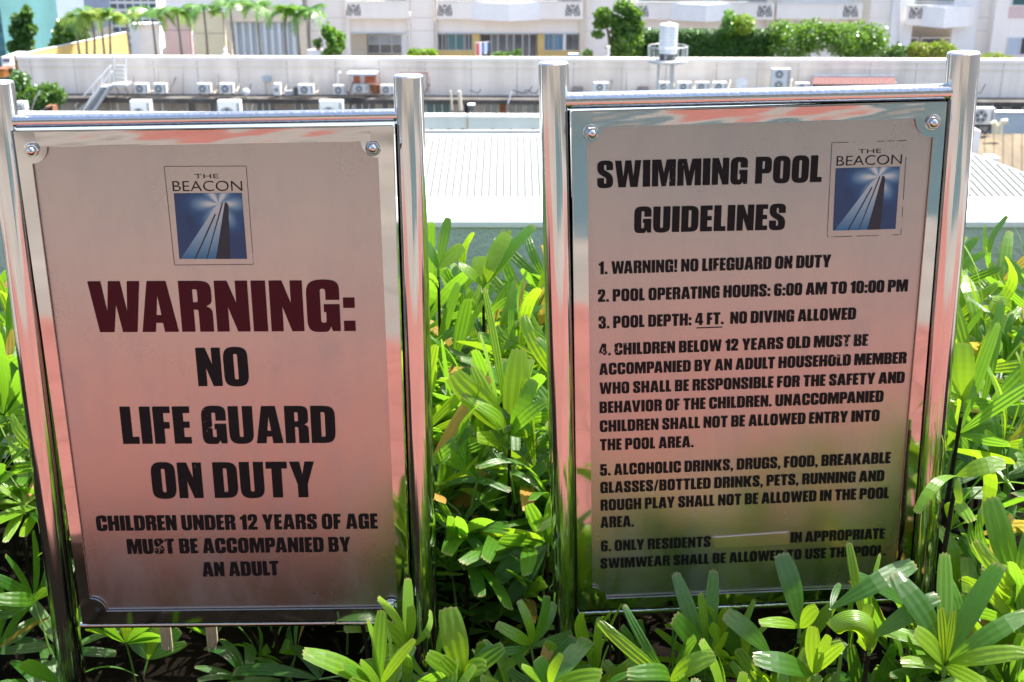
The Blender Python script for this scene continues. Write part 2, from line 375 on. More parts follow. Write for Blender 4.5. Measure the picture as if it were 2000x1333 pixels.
G('E', [(0,0),(42,0),(42,17),(25,17),(25,43),(40,43),(40,59),(25,59),(25,83),(42,83),(42,100),(0,100)])
G('F', [(0,0),(25,0),(25,41),(39,41),(39,58),(25,58),(25,83),(42,83),(42,100),(0,100)])
G('H', [(0,0),(25,0),(25,42),(37,42),(37,0),(62,0),(62,100),(37,100),(37,60),(25,60),(25,100),(0,100)])
G('I', rc(0,0,26,100)); G('L', [(0,0),(41,0),(41,18),(25,18),(25,100),(0,100)])
G('K', [(0,0),(25,0),(25,40),(39,0),(66,0),(50,52),(65,100),(40,100),(25,60),(25,100),(0,100)])
G('M', [(0,0),(22,0),(22,66),(34,0),(50,0),(62,66),(62,0),(84,0),(84,100),(52,100),(42,50),(32,100),(0,100)])
G('N', [(0,0),(22,0),(22,50),(38,0),(60,0),(60,100),(38,100),(38,55),(23,100),(0,100)])
G('T', [(14,0),(39,0),(39,82),(53,82),(53,100),(0,100),(0,82),(14,82)])
G('U', [(0,100),(25,100),(25,16,5),(35,16,5),(35,100),(60,100),(60,-1.5,27),(0,-1.5,27)])
G('V', [(0,100),(25,100),(33,30),(41,100),(66,100),(48,0),(18,0)])
G('W', [(0,100),(23,100),(30,38),(37,100),(58,100),(66,38),(71,100),(93,100),(81,0),(55,0),(47,56),(39,0),(13,0)])
G('Y', [(0,100),(25,100),(31,64),(38,100),(62,100),(43.5,36),(43.5,0),(18.5,0),(18.5,36)])
G('A', [(0,0),(24,0),(26,18),(39,18),(41,0),(66,0),(50,100),(16,100)], [(28,33),(37.5,33),(32.7,74)])
G('1', [(12,0),(37,0),(37,100),(20,100),(12,88,6),(0,84),(0,68),(12,70)])
G('2', [(0,0),(53,0),(53,17),(27,17),(54,58,16),(54,101.5,24),(0,101.5,24),(0,62),(23,62),(23,86,4),(31,86,4),(31,62,6),(0,18)])
G('3', [(0,-1.5,24),(56,-1.5,24),(56,46,9),(47,52),(55,58,9),(55,101.5,24),(0,101.5,24),(0,66),(23,66),(23,86,4),(31,86,4),(31,60,4),(20,60),(20,44),(32,44,4),(32,15,4),(24,15,4),(24,36),(0,36)])
G('4', [(30,0),(53,0),(53,18),(60,18),(60,34),(53,34),(53,100),(22,100),(0,36),(0,18),(30,18)], [(14,34),(30,34),(30,78)])
G('5', [(0,-1.5,24),(56,-1.5,24),(56,68,18),(24,68,4),(24,84),(52,84),(52,100),(2,100),(2,46),(24,46),(26,52),(32,52,4),(32,15,4),(24,15,4),(24,34),(0,34)])
G('6', [(0,101.5,25),(56,101.5,25),(56,74),(32,74),(32,86,4),(24,86,4),(24,62),(56,62,16),(56,-1.5,25),(0,-1.5,25)], rc(24,15,32,48,3))
G('.', rc(0,0,20,18)); G(',', [(0,0),(8,0),(2,-14),(10,-14),(20,4),(20,18),(0,18)])
G(':', rc(0,0,21,20), rc(0,46,21,66)); G('!', [(3,28),(20,28),(23,100),(0,100)], rc(1,0,22,18)); G('/', [(0,0),(14,0),(36,100),(22,100)])

def flat(pts):
    P = [(p[0], p[1], p[2] if len(p) > 2 else 0) for p in pts]; out = []; n = len(P)
    for i, (x, y, r) in enumerate(P):
        if r <= 0: out.append((x, y)); continue
        a = Vector(P[i-1][:2]); b = Vector((x, y)); c = Vector(P[(i+1) % n][:2])
        ra = min(r, (a-b).length*.5); rb = min(r, (c-b).length*.5)
        if ra > 12 or rb > 12: ra = min(r, (a-b).length*.49); rb = min(r*1.15, (c-b).length*.49)
        p0 = b + (a-b).normalized()*ra; p2 = b + (c-b).normalized()*rb
        k = 6 if r > 12 else 3
        for j in range(k+1):
            t = j/k; q = p0*(1-t)**2 + b*2*t*(1-t)*1.0 + p2*t*t
            # pull outward a little so corners read squarish
            q = q + (b - q)*.10*math.sin(math.pi*t); out.append((q.x, q.y))
    return out

def glyph_width(ch): return 24 if ch == ' ' else max(p[0] for p in GL[ch][0] + (GL[ch][1] if len(GL[ch]) > 1 else []))
def text_contours(txt, gap=6.5):
    x = 0; out = []
    for k_, ch in enumerate(txt):
        if ch == ' ': x += 22; continue
        for c in GL[ch]: out.append([(px+x, py) for px, py in flat(c)])
        x += glyph_width(ch) + gap
        if txt[k_:k_+2] in ('WA', 'AT', 'AY', 'LT', 'LY', 'TA', 'AV', 'PA', 'DA'): x -= 9 if txt[k_:k_+2] == 'WA' else 6
    return out, x-gap

def fill(contours, name, material, y=0.0, extrude=0.0):
    """contours in sign x/z metres -> flat (or thin solid) mesh in the plane y"""
    cu = bpy.data.curves.new(name, 'CURVE'); cu.dimensions = '2D'; cu.fill_mode = 'BOTH'; cu.extrude = extrude
    for c in contours:
        s = cu.splines.new('POLY'); s.points.add(len(c)-1); s.use_cyclic_u = True
        for i, (a, b) in enumerate(c): s.points[i].co = (a, b, 0, 1)
    t = bpy.data.objects.new(name, cu); col.objects.link(t)
    me = bpy.data.meshes.new_from_object(t, depsgraph=bpy.context.evaluated_depsgraph_get())
    bpy.data.objects.remove(t); bpy.data.curves.remove(cu)
    me.transform(Matrix.Translation((0, y, 0)) @ Matrix.Rotation(math.pi/2, 4, 'X'))
    me.materials.clear(); me.materials.append(material); me.name = name
    return me

POSE = [dict(loc=(-.494838473, 1.99882851, .758663269), r=(1.38048388e-02, -2.89965975e-02, -7.07714550e-03)),
        dict(loc=(.411987584, 1.99919546, .791983375), r=(2.88720941e-02, -2.16515854e-02, -2.52771224e-02))]
SM = []
for p in POSE:
    SM.append(Matrix.Translation(p['loc']) @ Matrix.Rotation(p['r'][0], 4, 'Z') @ Matrix.Rotation(p['r'][1], 4, 'X') @ Matrix.Rotation(p['r'][2], 4, 'Y'))
SMI = [m.inverted() for m in SM]
def S(i, px, py, off=0.0):      # pixel -> sign-plane coordinates (x, z) at local depth y = off
    o = SMI[i] @ Vector((0, 0, CAM_Z)); d = SMI[i].to_3x3() @ ray(px, py)
    t = (off - o.y)/d.y; q = o + d*t
    return Vector((q.x, q.z))

def add(name, me, parent, label=None):
    o = bpy.data.objects.new(name, me); col.objects.link(o); o.parent = parent
    if label: o['label'] = label
    return o

def picture_material():
    m = bpy.data.materials.new('emblem_picture'); m.use_nodes = True; n = m.node_tree.nodes; L = m.node_tree.links
    b = n['Principled BSDF']; b.inputs['Roughness'].default_value = .4
    tc = n.new('ShaderNodeTexCoord'); mp = n.new('ShaderNodeMapping'); mp.inputs['Location'].default_value = (-.65, -.84, 0)
    L.new(tc.outputs['UV'], mp.inputs[0])
    ln = n.new('ShaderNodeVectorMath'); ln.operation = 'LENGTH'; L.new(mp.outputs[0], ln.inputs[0])
    sep = n.new('ShaderNodeSeparateXYZ'); L.new(mp.outputs[0], sep.inputs[0])
    an = n.new('ShaderNodeMath'); an.operation = 'ARCTAN2'; L.new(sep.outputs[1], an.inputs[0]); L.new(sep.outputs[0], an.inputs[1])
    mu = n.new('ShaderNodeMath'); mu.operation = 'MULTIPLY'; mu.inputs[1].default_value = 6; L.new(an.outputs[0], mu.inputs[0])
    sn = n.new('ShaderNodeMath'); sn.operation = 'COSINE'; L.new(mu.outputs[0], sn.inputs[0])
    # rays weaken with distance
    mr = n.new('ShaderNodeMapRange'); mr.inputs[1].default_value = .05; mr.inputs[2].default_value = .62; mr.inputs[3].default_value = .30; mr.inputs[4].default_value = 0
    L.new(ln.outputs['Value'], mr.inputs[0])
    rm = n.new('ShaderNodeMath'); rm.operation = 'MULTIPLY'; L.new(sn.outputs[0], rm.inputs[0]); L.new(mr.outputs[0], rm.inputs[1])
    gl = n.new('ShaderNodeMapRange'); gl.inputs[1].default_value = .04; gl.inputs[2].default_value = .5; gl.inputs[3].default_value = 1; gl.inputs[4].default_value = .12
    L.new(ln.outputs['Value'], gl.inputs[0])
    ad = n.new('ShaderNodeMath'); ad.operation = 'ADD'; L.new(gl.outputs[0], ad.inputs[0]); L.new(rm.outputs[0], ad.inputs[1])
    rp = n.new('ShaderNodeValToRGB'); e = rp.color_ramp.elements
    e[0].position = 0; e[0].color = (.008, .028, .075, 1); e[1].position = 1; e[1].color = (.50, .50, .44, 1)
    e.new(.35).color = (.018, .075, .17, 1); e.new(.65).color = (.13, .24, .31, 1)
    L.new(ad.outputs[0], rp.inputs[0]); L.new(rp.outputs[0], b.inputs['Base Color'])
    return m
M['picture'] = picture_material()
def beam_material():
    m = bpy.data.materials.new('emblem_beam'); m.use_nodes = True; n = m.node_tree.nodes; L = m.node_tree.links
    b = n['Principled BSDF']; b.inputs['Roughness'].default_value = .4
    tc = n.new('ShaderNodeTexCoord'); sep = n.new('ShaderNodeSeparateXYZ'); L.new(tc.outputs['UV'], sep.inputs[0])
    rp = n.new('ShaderNodeValToRGB'); e = rp.color_ramp.elements
    e[0].position = 0; e[0].color = (.02, .12, .22, 1); e[1].position = .8; e[1].color = (.46, .46, .42, 1); e.new(.35).color = (.20, .30, .36, 1)
    L.new(sep.outputs[1], rp.inputs[0]); L.new(rp.outputs[0], b.inputs['Base Color'])
    return m
M['beam'] = beam_material()

def light_text(txt, bl, br, h, parent, y, name='lettering'):
    cu = bpy.data.curves.new(name, 'FONT'); cu.body = txt; cu.size = 1; cu.offset = -.012; cu.fill_mode = 'BOTH'
    t = bpy.data.objects.new(name, cu); col.objects.link(t)
    me = bpy.data.meshes.new_from_object(t, depsgraph=bpy.context.evaluated_depsgraph_get())
    bpy.data.objects.remove(t)
    xs = [v.co.x for v in me.vertices]; ys = [v.co.y for v in me.vertices]
    x0, x1, y0, y1 = min(xs), max(xs), min(ys), max(ys)
    d = br - bl; up = Vector((-d.y, d.x)).normalized()
    for v in me.vertices:
        q = bl + d*((v.co.x-x0)/(x1-x0)) + up*h*((v.co.y-y0)/(y1-y0)); v.co = (q.x, y, q.y)
    me.materials.clear(); me.materials.append(M['line_print']); me.name = name
    return add(name, me, parent)

def emblem(i, par, box, pic, the, beacon, broken):
    P = [S(i, *p) for p in box]; y = -.0012
    em = fill([[tuple(S(i, *p)) for p in (pic[0], pic[1], pic[2], pic[3])]], 'emblem_picture', M['picture'], y)
    while em.uv_layers: em.uv_layers.remove(em.uv_layers[0])
    uv = em.uv_layers.new(name='UVMap')
    q = [S(i, *p) for p in pic]; w = (q[1]-q[0]); hgt = (q[0]-q[3])
    for lp in em.loops:
        c = em.vertices[lp.vertex_index].co; r = Vector((c.x, c.z)) - q[3]
        uv.data[lp.index].uv = (r.dot(w)/w.length_squared, r.dot(hgt)/hgt.length_squared)
    po = add('emblem_picture', em, par, 'blue square picture of a tall tower under a burst of light')
    def pt(a, b): return q[3] + (q[2]-q[3])*a + (q[0]-q[3])*b
    def piece(name, pts, m, yy):
        c = [pt(*p) for p in pts]; me = fill([[(v.x, v.y) for v in c]], name, m, yy)
        while me.uv_layers: me.uv_layers.remove(me.uv_layers[0])
        u = me.uv_layers.new(name='UVMap')
        for lp in me.loops:
            co = me.vertices[lp.vertex_index].co; r = Vector((co.x, co.z)) - q[3]
            u.data[lp.index].uv = (r.dot(w)/w.length_squared, r.dot(hgt)/hgt.length_squared)
        return add(name, me, po)
    piece('pale_beam', [(.02, .0), (.54, .0), (.74, .84), (.70, .86), (.55, .74)], M['beam'], y-.0003)
    tower_m = M['black_print']
    piece('tower', [(.545, .0), (.75, .0), (.785, .82), (.765, .865), (.735, .868)], M['ink'], y-.0006)
    piece('tower_edge', [(.225, .0), (.245, .0), (.592, .685), (.575, .695)], M['ink'], y-.0006)
    piece('tower_edge', [(.40, .0), (.413, .0), (.71, .86), (.69, .86)], M['ink'], y-.0006)
    # thin rule round the emblem
    lines = []
    t = .0006
    for k in range(4):
        a, b = P[k], P[(k+1) % 4]; d = (b-a).normalized(); nn = Vector((-d.y, d.x))*t/2
        segs = [(0, 1)] if k not in broken else broken[k]
        for s0, s1 in segs:
            u, v = a.lerp(b, s0)+d*t*(1 if s0 == 0 else 0), a.lerp(b, s1)
            lines.append([tuple(u+nn), tuple(v+nn), tuple(v-nn), tuple(u-nn)])
    add('emblem_border', fill(lines, 'emblem_border', M['line_print'], y), par)
    light_text('THE', S(i, *the[0]), S(i, *the[1]), the[2], par, y)
    light_text('BEACON', S(i, *beacon[0]), S(i, *beacon[1]), beacon[2], par, y)
M['ink'] = mat('emblem_ink', (.012, .016, .028), .4)

def print_line(i, par, txt, bl, br, hpx, m='black_print'):
    a, b = S(i, *bl), S(i, *br); top = S(i, bl[0], bl[1]-hpx)
    d = b-a; up = Vector((-d.y, d.x)).normalized(); h = (top-a).dot(up)
    cs, wid = text_contours(txt)
    sx = d.length/wid; dx = d.normalized()
    out = [[tuple(a + dx*x*sx + up*(y/100*h)) for x, y in c] for c in cs]
    add('lettering', fill(out, 'lettering', M[m], -.0014), par, 'line of print reading ' + txt.lower() if len(txt) < 40 else None)

def arc_tab(c, p1, p2, r, n=9):      # quarter circle round the inner corner from direction p1 to p2
    a1 = math.atan2(*(p1-c).yx); a2 = math.atan2(*(p2-c).yx)
    while a2-a1 > math.pi: a2 -= 2*math.pi
    while a2-a1 < -math.pi: a2 += 2*math.pi
    return [(c.x + r*math.cos(a1+(a2-a1)*k/n), c.y + r*math.sin(a1+(a2-a1)*k/n)) for k in range(n+1)]

def bolt(par, q, tilt):
    b = MB(); b.lathe([(.0135, 0), (.0135, .0015), (.0128, .002)], (0, 0, 0), 'y', 24)
    b.lathe([(.0100, .0021), (.0108, .003), (.0108, .008), (.0096, .0095)], (0, 0, 0), 'y', 6)
    o = b.build('bolt', M['tube'], par); o.location = (q.x, -.005, q.y); o.rotation_euler = (tilt[0], 0, tilt[1])
    d = MB().lathe([(.0072, .0096), (.0072, .012), (.0066, .0148), (.0048, .0170), (.0022, .0182), (.0004, .0185)], (0, 0, 0), 'y', 20)
    d.build('bolt_cap', M['tube'], o, smooth=True)

def build_sign(i, name, label, outer, inner, posts, rails, bolts, tabs):
    root = bpy.data.objects.new(name, None); col.objects.link(root); root.matrix_world = SM[i]
    tag(root, label, 'sign')
    # brushed sheet, a few mm behind the polished surround
    I = [S(i, *p) for p in inner]; O = [S(i, *p, off=-.004) for p in outer]
    pl = MB().prism([(p.x, p.y) for p in (I[0]+Vector((-.012, .012)), I[1]+Vector((.012, .012)), I[2]+Vector((.012, -.012)), I[3]+Vector((-.012, -.012)))], 'y', 0, .004)
    pl.build('panel', M['brushed'], root)
    # polished surround with rounded corner tabs
    cont = []
    for k in range(4):
        c = I[k]; prev, nxt = I[k-1], I[(k+1) % 4]; r = tabs[k]
        if r > 0: cont += arc_tab(c, prev, nxt, r)
        else: cont.append((c.x, c.y))
    fr = fill([[(p.x, p.y) for p in O], cont], 'surround', M['polished'], -.0042, extrude=.0022)
    fo = add('surround', fr, root); mod = fo.modifiers.new('bevel', 'BEVEL'); mod.width = .0007; mod.segments = 2; mod.limit_method = 'ANGLE'
    # the top strip of the surround is buckled: a thin bent skin a hair proud of it
    u0, u1 = (I[0]-O[0]), (I[1]-O[1]); NX, NZ = 60, 5; b = MB()
    for ix in range(NX+1):
        t = .055 + .885*ix/NX; e = math.sin(math.pi*(t-.055)/.885)**.35
        top = O[0].lerp(O[1], t); bot = Vector((top.x, I[0].lerp(I[1], t).y))
        amp = (.0026*math.exp(-((t-.50)/.26)**2) + .0009*math.sin(t*17+i*2)*e + .0006*math.sin(t*41+i)*e + .0009*e)
        for iz in range(NZ+1):
            w_ = iz/NZ; p = top.lerp(bot, .04+.90*w_)
            b.v.append((p.x, -.0066 - amp*(1-w_)**1.4 - .0002*math.sin(w_*9+t*30), p.y))
    for ix in range(NX):
        for iz in range(NZ):
            a = ix*(NZ+1)+iz; b.f.append((a, a+1, a+NZ+2, a+NZ+1))
    b.build('buckled_strip', M['polished_flat'], root, smooth=True)
    # returned edge and back sheet
    w = MB()
    for k in range(4):
        a, b = O[k], O[(k+1) % 4]
        n = Vector(((b-a).y, -(b-a).x)).normalized()*.0015
        a2, b2 = a*.9985, b*.9985
        w.prism([(a2.x, a2.y), (b2.x, b2.y), (b2.x-n.x, b2.y-n.y), (a2.x-n.x, a2.y-n.y)], 'y', -.0019, .026)
    w.build('edge_return', M['polished'], root)
    MB().prism([(p.x*.994, p.y*.994) for p in O], 'y', .022, .0255).build('back_sheet', M['patch'], root)
    # posts and rails: axes lie 12 mm behind the face
    AX = .014
    for (t, b, rr) in posts:
        a = S(i, *t, off=AX); c = S(i, *b, off=AX); d = (c-a).normalized(); end = a + d*(1.30)
        p = MB().lathe([(rr-.0012, 0), (rr, -.0012), (rr, -.03), (rr, -1.30)][::-1], (0, 0, 0), 'z', 48)
        o = p.build('post', M['tube'], root, smooth=True)
        o.location = (a.x, AX, a.y); o.rotation_euler = (0, -math.atan2(-d.x, -d.y) if False else math.atan2(-d.x, -d.y), 0)
        cpp = MB().lathe([(rr*.93, 0), (rr*.93, .0008), (rr*.9, .0012)], (0, 0, .0), 'z', 40).build('post_cap', M['offcap'], o, smooth=True)
    for (a, b, rr) in rails:
        p0, p1 = S(i, *a, off=.010), S(i, *b, off=.010)
        MB().tube([(p0.x, .010, p0.y), (p1.x, .010, p1.y)], rr, 28).build('rail', M['tube'], root, smooth=True)
    for (px, py, tx, tz) in bolts: bolt(root, S(i, px, py), (R(tx), R(tz)))
    return root
M['offcap'] = steel('cap_steel', .35, (.70, .71, .71))

s1 = build_sign(0, 'warning_sign', 'left steel sign on two posts, with a large maroon WARNING line',
    outer=[(27, 257), (767, 246), (800, 1211), (162, 1218)], inner=[(61, 286.5), (738, 274.5), (777, 1185), (181, 1192)],
    posts=[((-4, 160), (113, 1100), .0245), ((797.5, 148), (828, 1150), .0245)],
    rails=[((16, 238), (778, 225), .0105), ((158, 1221), (806, 1214.5), .0062)],
    bolts=[(66, 291, 4, 8), (729, 288, -6, 4), (765, 1180, -5, 0)], tabs=[.027, .027, .016, .027])
MB().lathe([(.0045, 0), (.0045, .0004)], (0, 0, 0), 'y', 16).build('empty_bolt_hole', M['dark'], s1).location = (*[S(0, 193, 1187).x, -.0067, S(0, 193, 1187).y],)
for txt, bl, br, h, m in [
    ('WARNING:', (182, 649), (695, 646.5), 99, 'red_print'), ('NO', (388, 754.5), (487.5, 753.5), 74.5, 'black_print'),
    ('LIFE GUARD', (241, 867), (656.5, 865), 72, 'black_print'), ('ON DUTY', (300, 973.5), (617, 971), 69, 'black_print'),
    ('CHILDREN UNDER 12 YEARS OF AGE', (190, 1037), (738, 1032.5), 29, 'black_print'),
    ('MUST BE ACCOMPANIED BY', (250, 1082), (685, 1077.5), 28.4, 'worn_print'), ('AN ADULT', (396.5, 1126), (545, 1123.5), 27.5, 'worn_print')]:
    print_line(0, s1, txt, bl, br, h, m)
emblem(0, s1, [(320.6, 325.4), (480.9, 324.8), (495.1, 516.9), (340.9, 518)], [(339.5, 378), (472.1, 377.4), (482.5, 505.8), (350.6, 505.8)],
       ((380, 348.5), (427, 348.3), .0068), ((338, 374), (473.5, 373.3), .0168), {})

s2 = build_sign(1, 'guidelines_sign', 'steel sign on two posts listing six swimming pool guidelines, the right of the two signs',
    outer=[(1117, 219), (1849, 199), (1772, 1163), (1130, 1190)], inner=[(1145.5, 248.5), (1824, 230), (1744, 1143), (1156.5, 1168)],
    posts=[((1081, 123), (1106, 1150), .0245), ((1882.5, 103), (1812, 950), .0258)],
    rails=[((1104, 197), (1862, 179.5), .0135), ((1126, 1198), (1786, 1169), .0075)],
    bolts=[(1154, 258, 0, 3), (1818, 238, -2, -4)], tabs=[.025, .031, .016, .025])
for txt, bl, br, h, m in [
    ('SWIMMING POOL', (1166.5, 367.5), (1604, 355.5), 52, 'black_print'), ('GUIDELINES', (1238.3, 455), (1532.3, 448.8), 50, 'black_print'),
    ('1. WARNING! NO LIFEGUARD ON DUTY', (1169.5, 536), (1622, 522), 24.3, 'worn_print'),
    ('2. POOL OPERATING HOURS: 6:00 AM TO 10:00 PM', (1168, 590), (1772, 569.5), 23.5, 'black_print'),
    ('3. POOL DEPTH: 4 FT.  NO DIVING ALLOWED', (1169, 642), (1671, 624), 23, 'worn_print'),
    ('4. CHILDREN BELOW 12 YEARS OLD MUST BE', (1170.2, 694.7), (1694.5, 675.3), 22.5, 'worn_print'),
    ('ACCOMPANIED BY AN ADULT HOUSEHOLD MEMBER', (1170.5, 732.6), (1769.5, 709.8), 22, 'black_print'),
    ('WHO SHALL BE RESPONSIBLE FOR THE SAFETY AND', (1171, 770), (1765.8, 748), 22, 'black_print'),
    ('BEHAVIOR OF THE CHILDREN. UNACCOMPANIED', (1171, 807.3), (1724.6, 785), 22, 'black_print'),
    ('CHILDREN SHALL NOT BE ALLOWED ENTRY INTO', (1171.5, 844), (1717, 822.4), 21.8, 'black_print'),
    ('THE POOL AREA.', (1172, 880), (1354.5, 873.3), 21.5, 'black_print'),
    ('5. ALCOHOLIC DRINKS, DRUGS, FOOD, BREAKABLE', (1172, 929.3), (1738.7, 904.6), 21.5, 'black_print'),
    ('GLASSES/BOTTLED DRINKS, PETS, RUNNING AND', (1172.5, 963.5), (1726.3, 939.4), 21, 'worn_print'),
    ('ROUGH PLAY SHALL NOT BE ALLOWED IN THE POOL', (1173, 997.7), (1735.7, 972.9), 21, 'black_print'),
    ('AREA.', (1173, 1031.2), (1238.2, 1028.2), 21, 'black_print'),
    ('6. ONLY RESIDENTS', (1173.5, 1077), (1387.6, 1067.7), 20.3, 'black_print'), ('IN APPROPRIATE', (1543.7, 1060), (1727.3, 1052), 20, 'black_print'),
    ('SWIMWEAR SHALL BE ALLOWED TO USE THE POOL.', (1173, 1110.6), (1729.6, 1084.5), 19.5, 'worn_print')]:
    print_line(1, s2, txt, bl, br, h, m)
ul = [S(1, 1360, 640.2), S(1, 1411, 638.4), S(1, 1411, 639.8), S(1, 1360, 641.6)]
add('underline', fill([[tuple(p) for p in ul]], 'underline', M['black_print'], -.0014), s2)
emblem(1, s2, [(1624.6, 279), (1771.5, 274.9), (1759.6, 458.9), (1615.5, 463.3)], [(1632.5, 329.3), (1757.4, 326), (1748.7, 447.3), (1627, 450.6)],
       ((1676.5, 300), (1720.5, 298.7), .0066), ((1633.5, 324.3), (1760.5, 320.7), .0158),
       {0: [(0, .22), (.28, .30), (.40, .41), (.60, .70), (.73, .84), (.87, 1)], 1: [(.17, .62), (.7, .8), (.93, 1)], 2: [(.02, .12), (.30, .6), (.66, 1)]})
pq = [S(1, *p) for p in ((1391, 1048.5), (1541.4, 1037.8), (1540.7, 1063.3), (1391.3, 1071))]
pb = MB(); ps = [tuple(p) for p in pq]; pc = sum((Vector(p) for p in pq), Vector((0, 0)))/4
pb.prism(ps, 'y', -.0016, -.0002); pb.prism([tuple(Vector(p).lerp(pc, .06)) for p in ps], 'y', -.0030, -.00161)
for i_ in range(8, 12): pass
pb.build('blank_steel_patch', M['patch'], s2, bevel=.0005)

# ================================================================== LADY PALMS
def leaflet_mesh(kind, arch, twist=0.0, blunt=.75, nl=9, nw=7):
    v = []; f = []; uvs = []
    for i in range(nl+1):
        t = i/nl
        w = (math.sin(min(1, t/.62)*math.pi/2)**.75)*1.0 if t < .62 else 1.0 - (1-blunt)*((t-.62)/.38)**1.6 if t < .999 else blunt*.86
        w = max(w, .10)
        z = arch*math.sin(math.pi*t*.92); tw = twist*t
        for j in range(nw):
            s = -1 + 2*j/(nw-1)
            pleat = (.045 if j % 2 else -.022)*w
            x = s*w*.5; zz = pleat*.10 + abs(s)*w*.5*-.0
            yy = t - (0.018*(j % 2) if i == nl else 0) - (.02*s*s if i >= nl-1 else 0)
            v.append((x*math.cos(tw), yy, z, x*math.sin(tw), pleat)); uvs.append((j/(nw-1), t))
    for i in range(nl):
        for j in range(nw-1):
            a = i*nw+j; f.append((a, a+1, a+nw+1, a+nw))
    return v, f, uvs
PROTO = {}
def proto(key, arch, twist, blunt):
    v, f, uvs = leaflet_mesh(key, arch, twist, blunt)
    # x scaled by width, z: arch scales with length; cross pleats scale with width -> bake at width/length = .17
    k = .17
    vv = [(a[0]*k, a[1], a[2] + (a[3]+a[4]*.55)*k) for a in v]
    out = []
    for mname in ('leaf', 'leaf_young', 'leaf_dry'):
        me = bpy.data.meshes.new('leaflet'); me.from_pydata(vv, [], f)
        me.polygons.foreach_set('use_smooth', [False]*len(me.polygons))
        uv = me.uv_layers.new(name='UVMap')
        for lp in me.loops: uv.data[lp.index].uv = uvs[lp.vertex_index]
        me.materials.append(M[mname]); out.append(me)
    PROTO[key] = out
for k, (a, t, b) in enumerate([(.03, 0, .72), (.08, .2, .8), (.14, -.2, .66), (.20, .3, .75), (.06, -.4, .6), (.26, 0, .78), (.11, .1, .85), (.01, .15, .68)]):
    proto(k, a, t, b)

def put_leaflet(par, base, tip, width, nrm, key=0, m=0):
    base, tip = Vector(base), Vector(tip); y = tip-base; Ln = y.length; yd = y.normalized()
    z = Vector(nrm); z = (z - yd*z.dot(yd))
    if z.length < 1e-4: z = yd.orthogonal()
    z.normalize(); x = yd.cross(z)
    mt = Matrix((x*(width/.17), y, z*Ln)).transposed().to_4x4()
    mt = Matrix.Translation(base) @ mt
    o = bpy.data.objects.new('leaflet', PROTO[key][m]); col.objects.link(o); o.parent = par; o.matrix_local = mt
    return o

def frond(root, a, b, r=.0022, name='frond'):
    mid = (Vector(a)+Vector(b))/2 + Vector((0, 0, .012))
    return MB().tube([a, mid, b], [r*1.2, r, r*.9], 4).build(name, M['petiole'], root)

def lady_palm(x, y, h, label, group, rnd, nf=4, L=(.13, .20), W=(.022, .034), young=.15, dry=.03, lean=None, z0=0):
    root = empty('lady_palm', (x, y, z0), 0, label, 'palm', group)
    lx, ly = (rnd.uniform(-.03, .03), rnd.uniform(-.03, .03)) if lean is None else lean
    top = Vector((lx, ly, h-.10))
    MB().tube([(0, 0, 0), (lx*.4, ly*.4, h*.45), tuple(top)], [.006, .005, .004], 5).build('stem', M['cane'], root)
    a0 = rnd.uniform(0, 6.28)
    for k in range(nf):
        az = a0 + k*2.4 + rnd.uniform(-.4, .4); el = rnd.uniform(.15, 1.2) if k else 1.35
        d = Vector((math.cos(az)*math.cos(el), math.sin(az)*math.cos(el), math.sin(el)))
        st = top + Vector((0, 0, -.05*k*rnd.uniform(.5, 1.3)))
        c = st + d*rnd.uniform(.06, .13)
        fr = frond(root, st, c)
        side = d.cross(Vector((0, 0, 1)));
        if side.length < .1: side = Vector((1, 0, 0))
        side.normalize(); upv = side.cross(d).normalized()
        n = rnd.randint(5, 8); spread = rnd.uniform(1.0, 1.75); yng = rnd.random() < young
        for j in range(n):
            t = (-1 + 2*j/(n-1)); ang = t*spread + rnd.uniform(-.1, .1)
            dirn = d*math.cos(ang) + side*math.sin(ang) + upv*rnd.uniform(-.15, .25) + Vector((0, 0, -.20 if yng else -.28))*rnd.uniform(0, 1)
            ln = rnd.uniform(*L)*(1-.22*abs(t))
            q = rnd.random()
            tip_ = c + dirn.normalized()*ln; wx, wy = x + tip_.x, y + tip_.y      # no blade may pass through a sign
            if (-.86 < wx < -.14 or .08 < wx < .78) and ((y < 2 and wy > 1.925) or (y >= 2 and wy < 2.07)): continue
            put_leaflet(fr, c, c + dirn.normalized()*ln, rnd.uniform(*W)*(1-.2*abs(t)), upv + Vector((rnd.uniform(-.3, .3), rnd.uniform(-.3, .3), .15)),
                        rnd.randrange(8), 2 if q < dry else (1 if yng or q < dry+.08 else 0))
    return root

rnd = random.Random(21)
def pxx(px, Y): return at(px, 700, Y).x
# hedge behind the signs
def scatter(n, x0, x1, y0, y1, mind, rr):
    pts = []; tries = 0
    while len(pts) < n and tries < 6000:
        tries += 1; p = (rr.uniform(x0, x1), rr.uniform(y0, y1))
        if all((p[0]-q[0])**2+(p[1]-q[1])**2 > mind*mind for q in pts): pts.append(p)
    return pts
ORD = ['first', 'second', 'third', 'fourth', 'fifth', 'sixth', 'seventh', 'eighth', 'ninth', 'tenth', 'eleventh', 'twelfth', 'thirteenth', 'fourteenth']
def plant_rows(pts, rows, rownames, fmt, group, height, **kw):
    pts = sorted(pts, key=lambda p: p[1]); n = len(pts); per = math.ceil(n/rows)
    for r in range(rows):
        row = sorted(pts[r*per:(r+1)*per])
        for k, (x, y) in enumerate(row):
            lady_palm(x, y, height(x, y), fmt.format(o=ORD[k], r=rownames[r]), group, rnd, **kw)
HG = 'lady palms of the hedge behind the signs'
R4 = ['nearest the signs', 'second from the signs', 'third from the signs', 'nearest the parapet']
R3 = ['nearest the signs', 'in the middle', 'nearest the parapet']
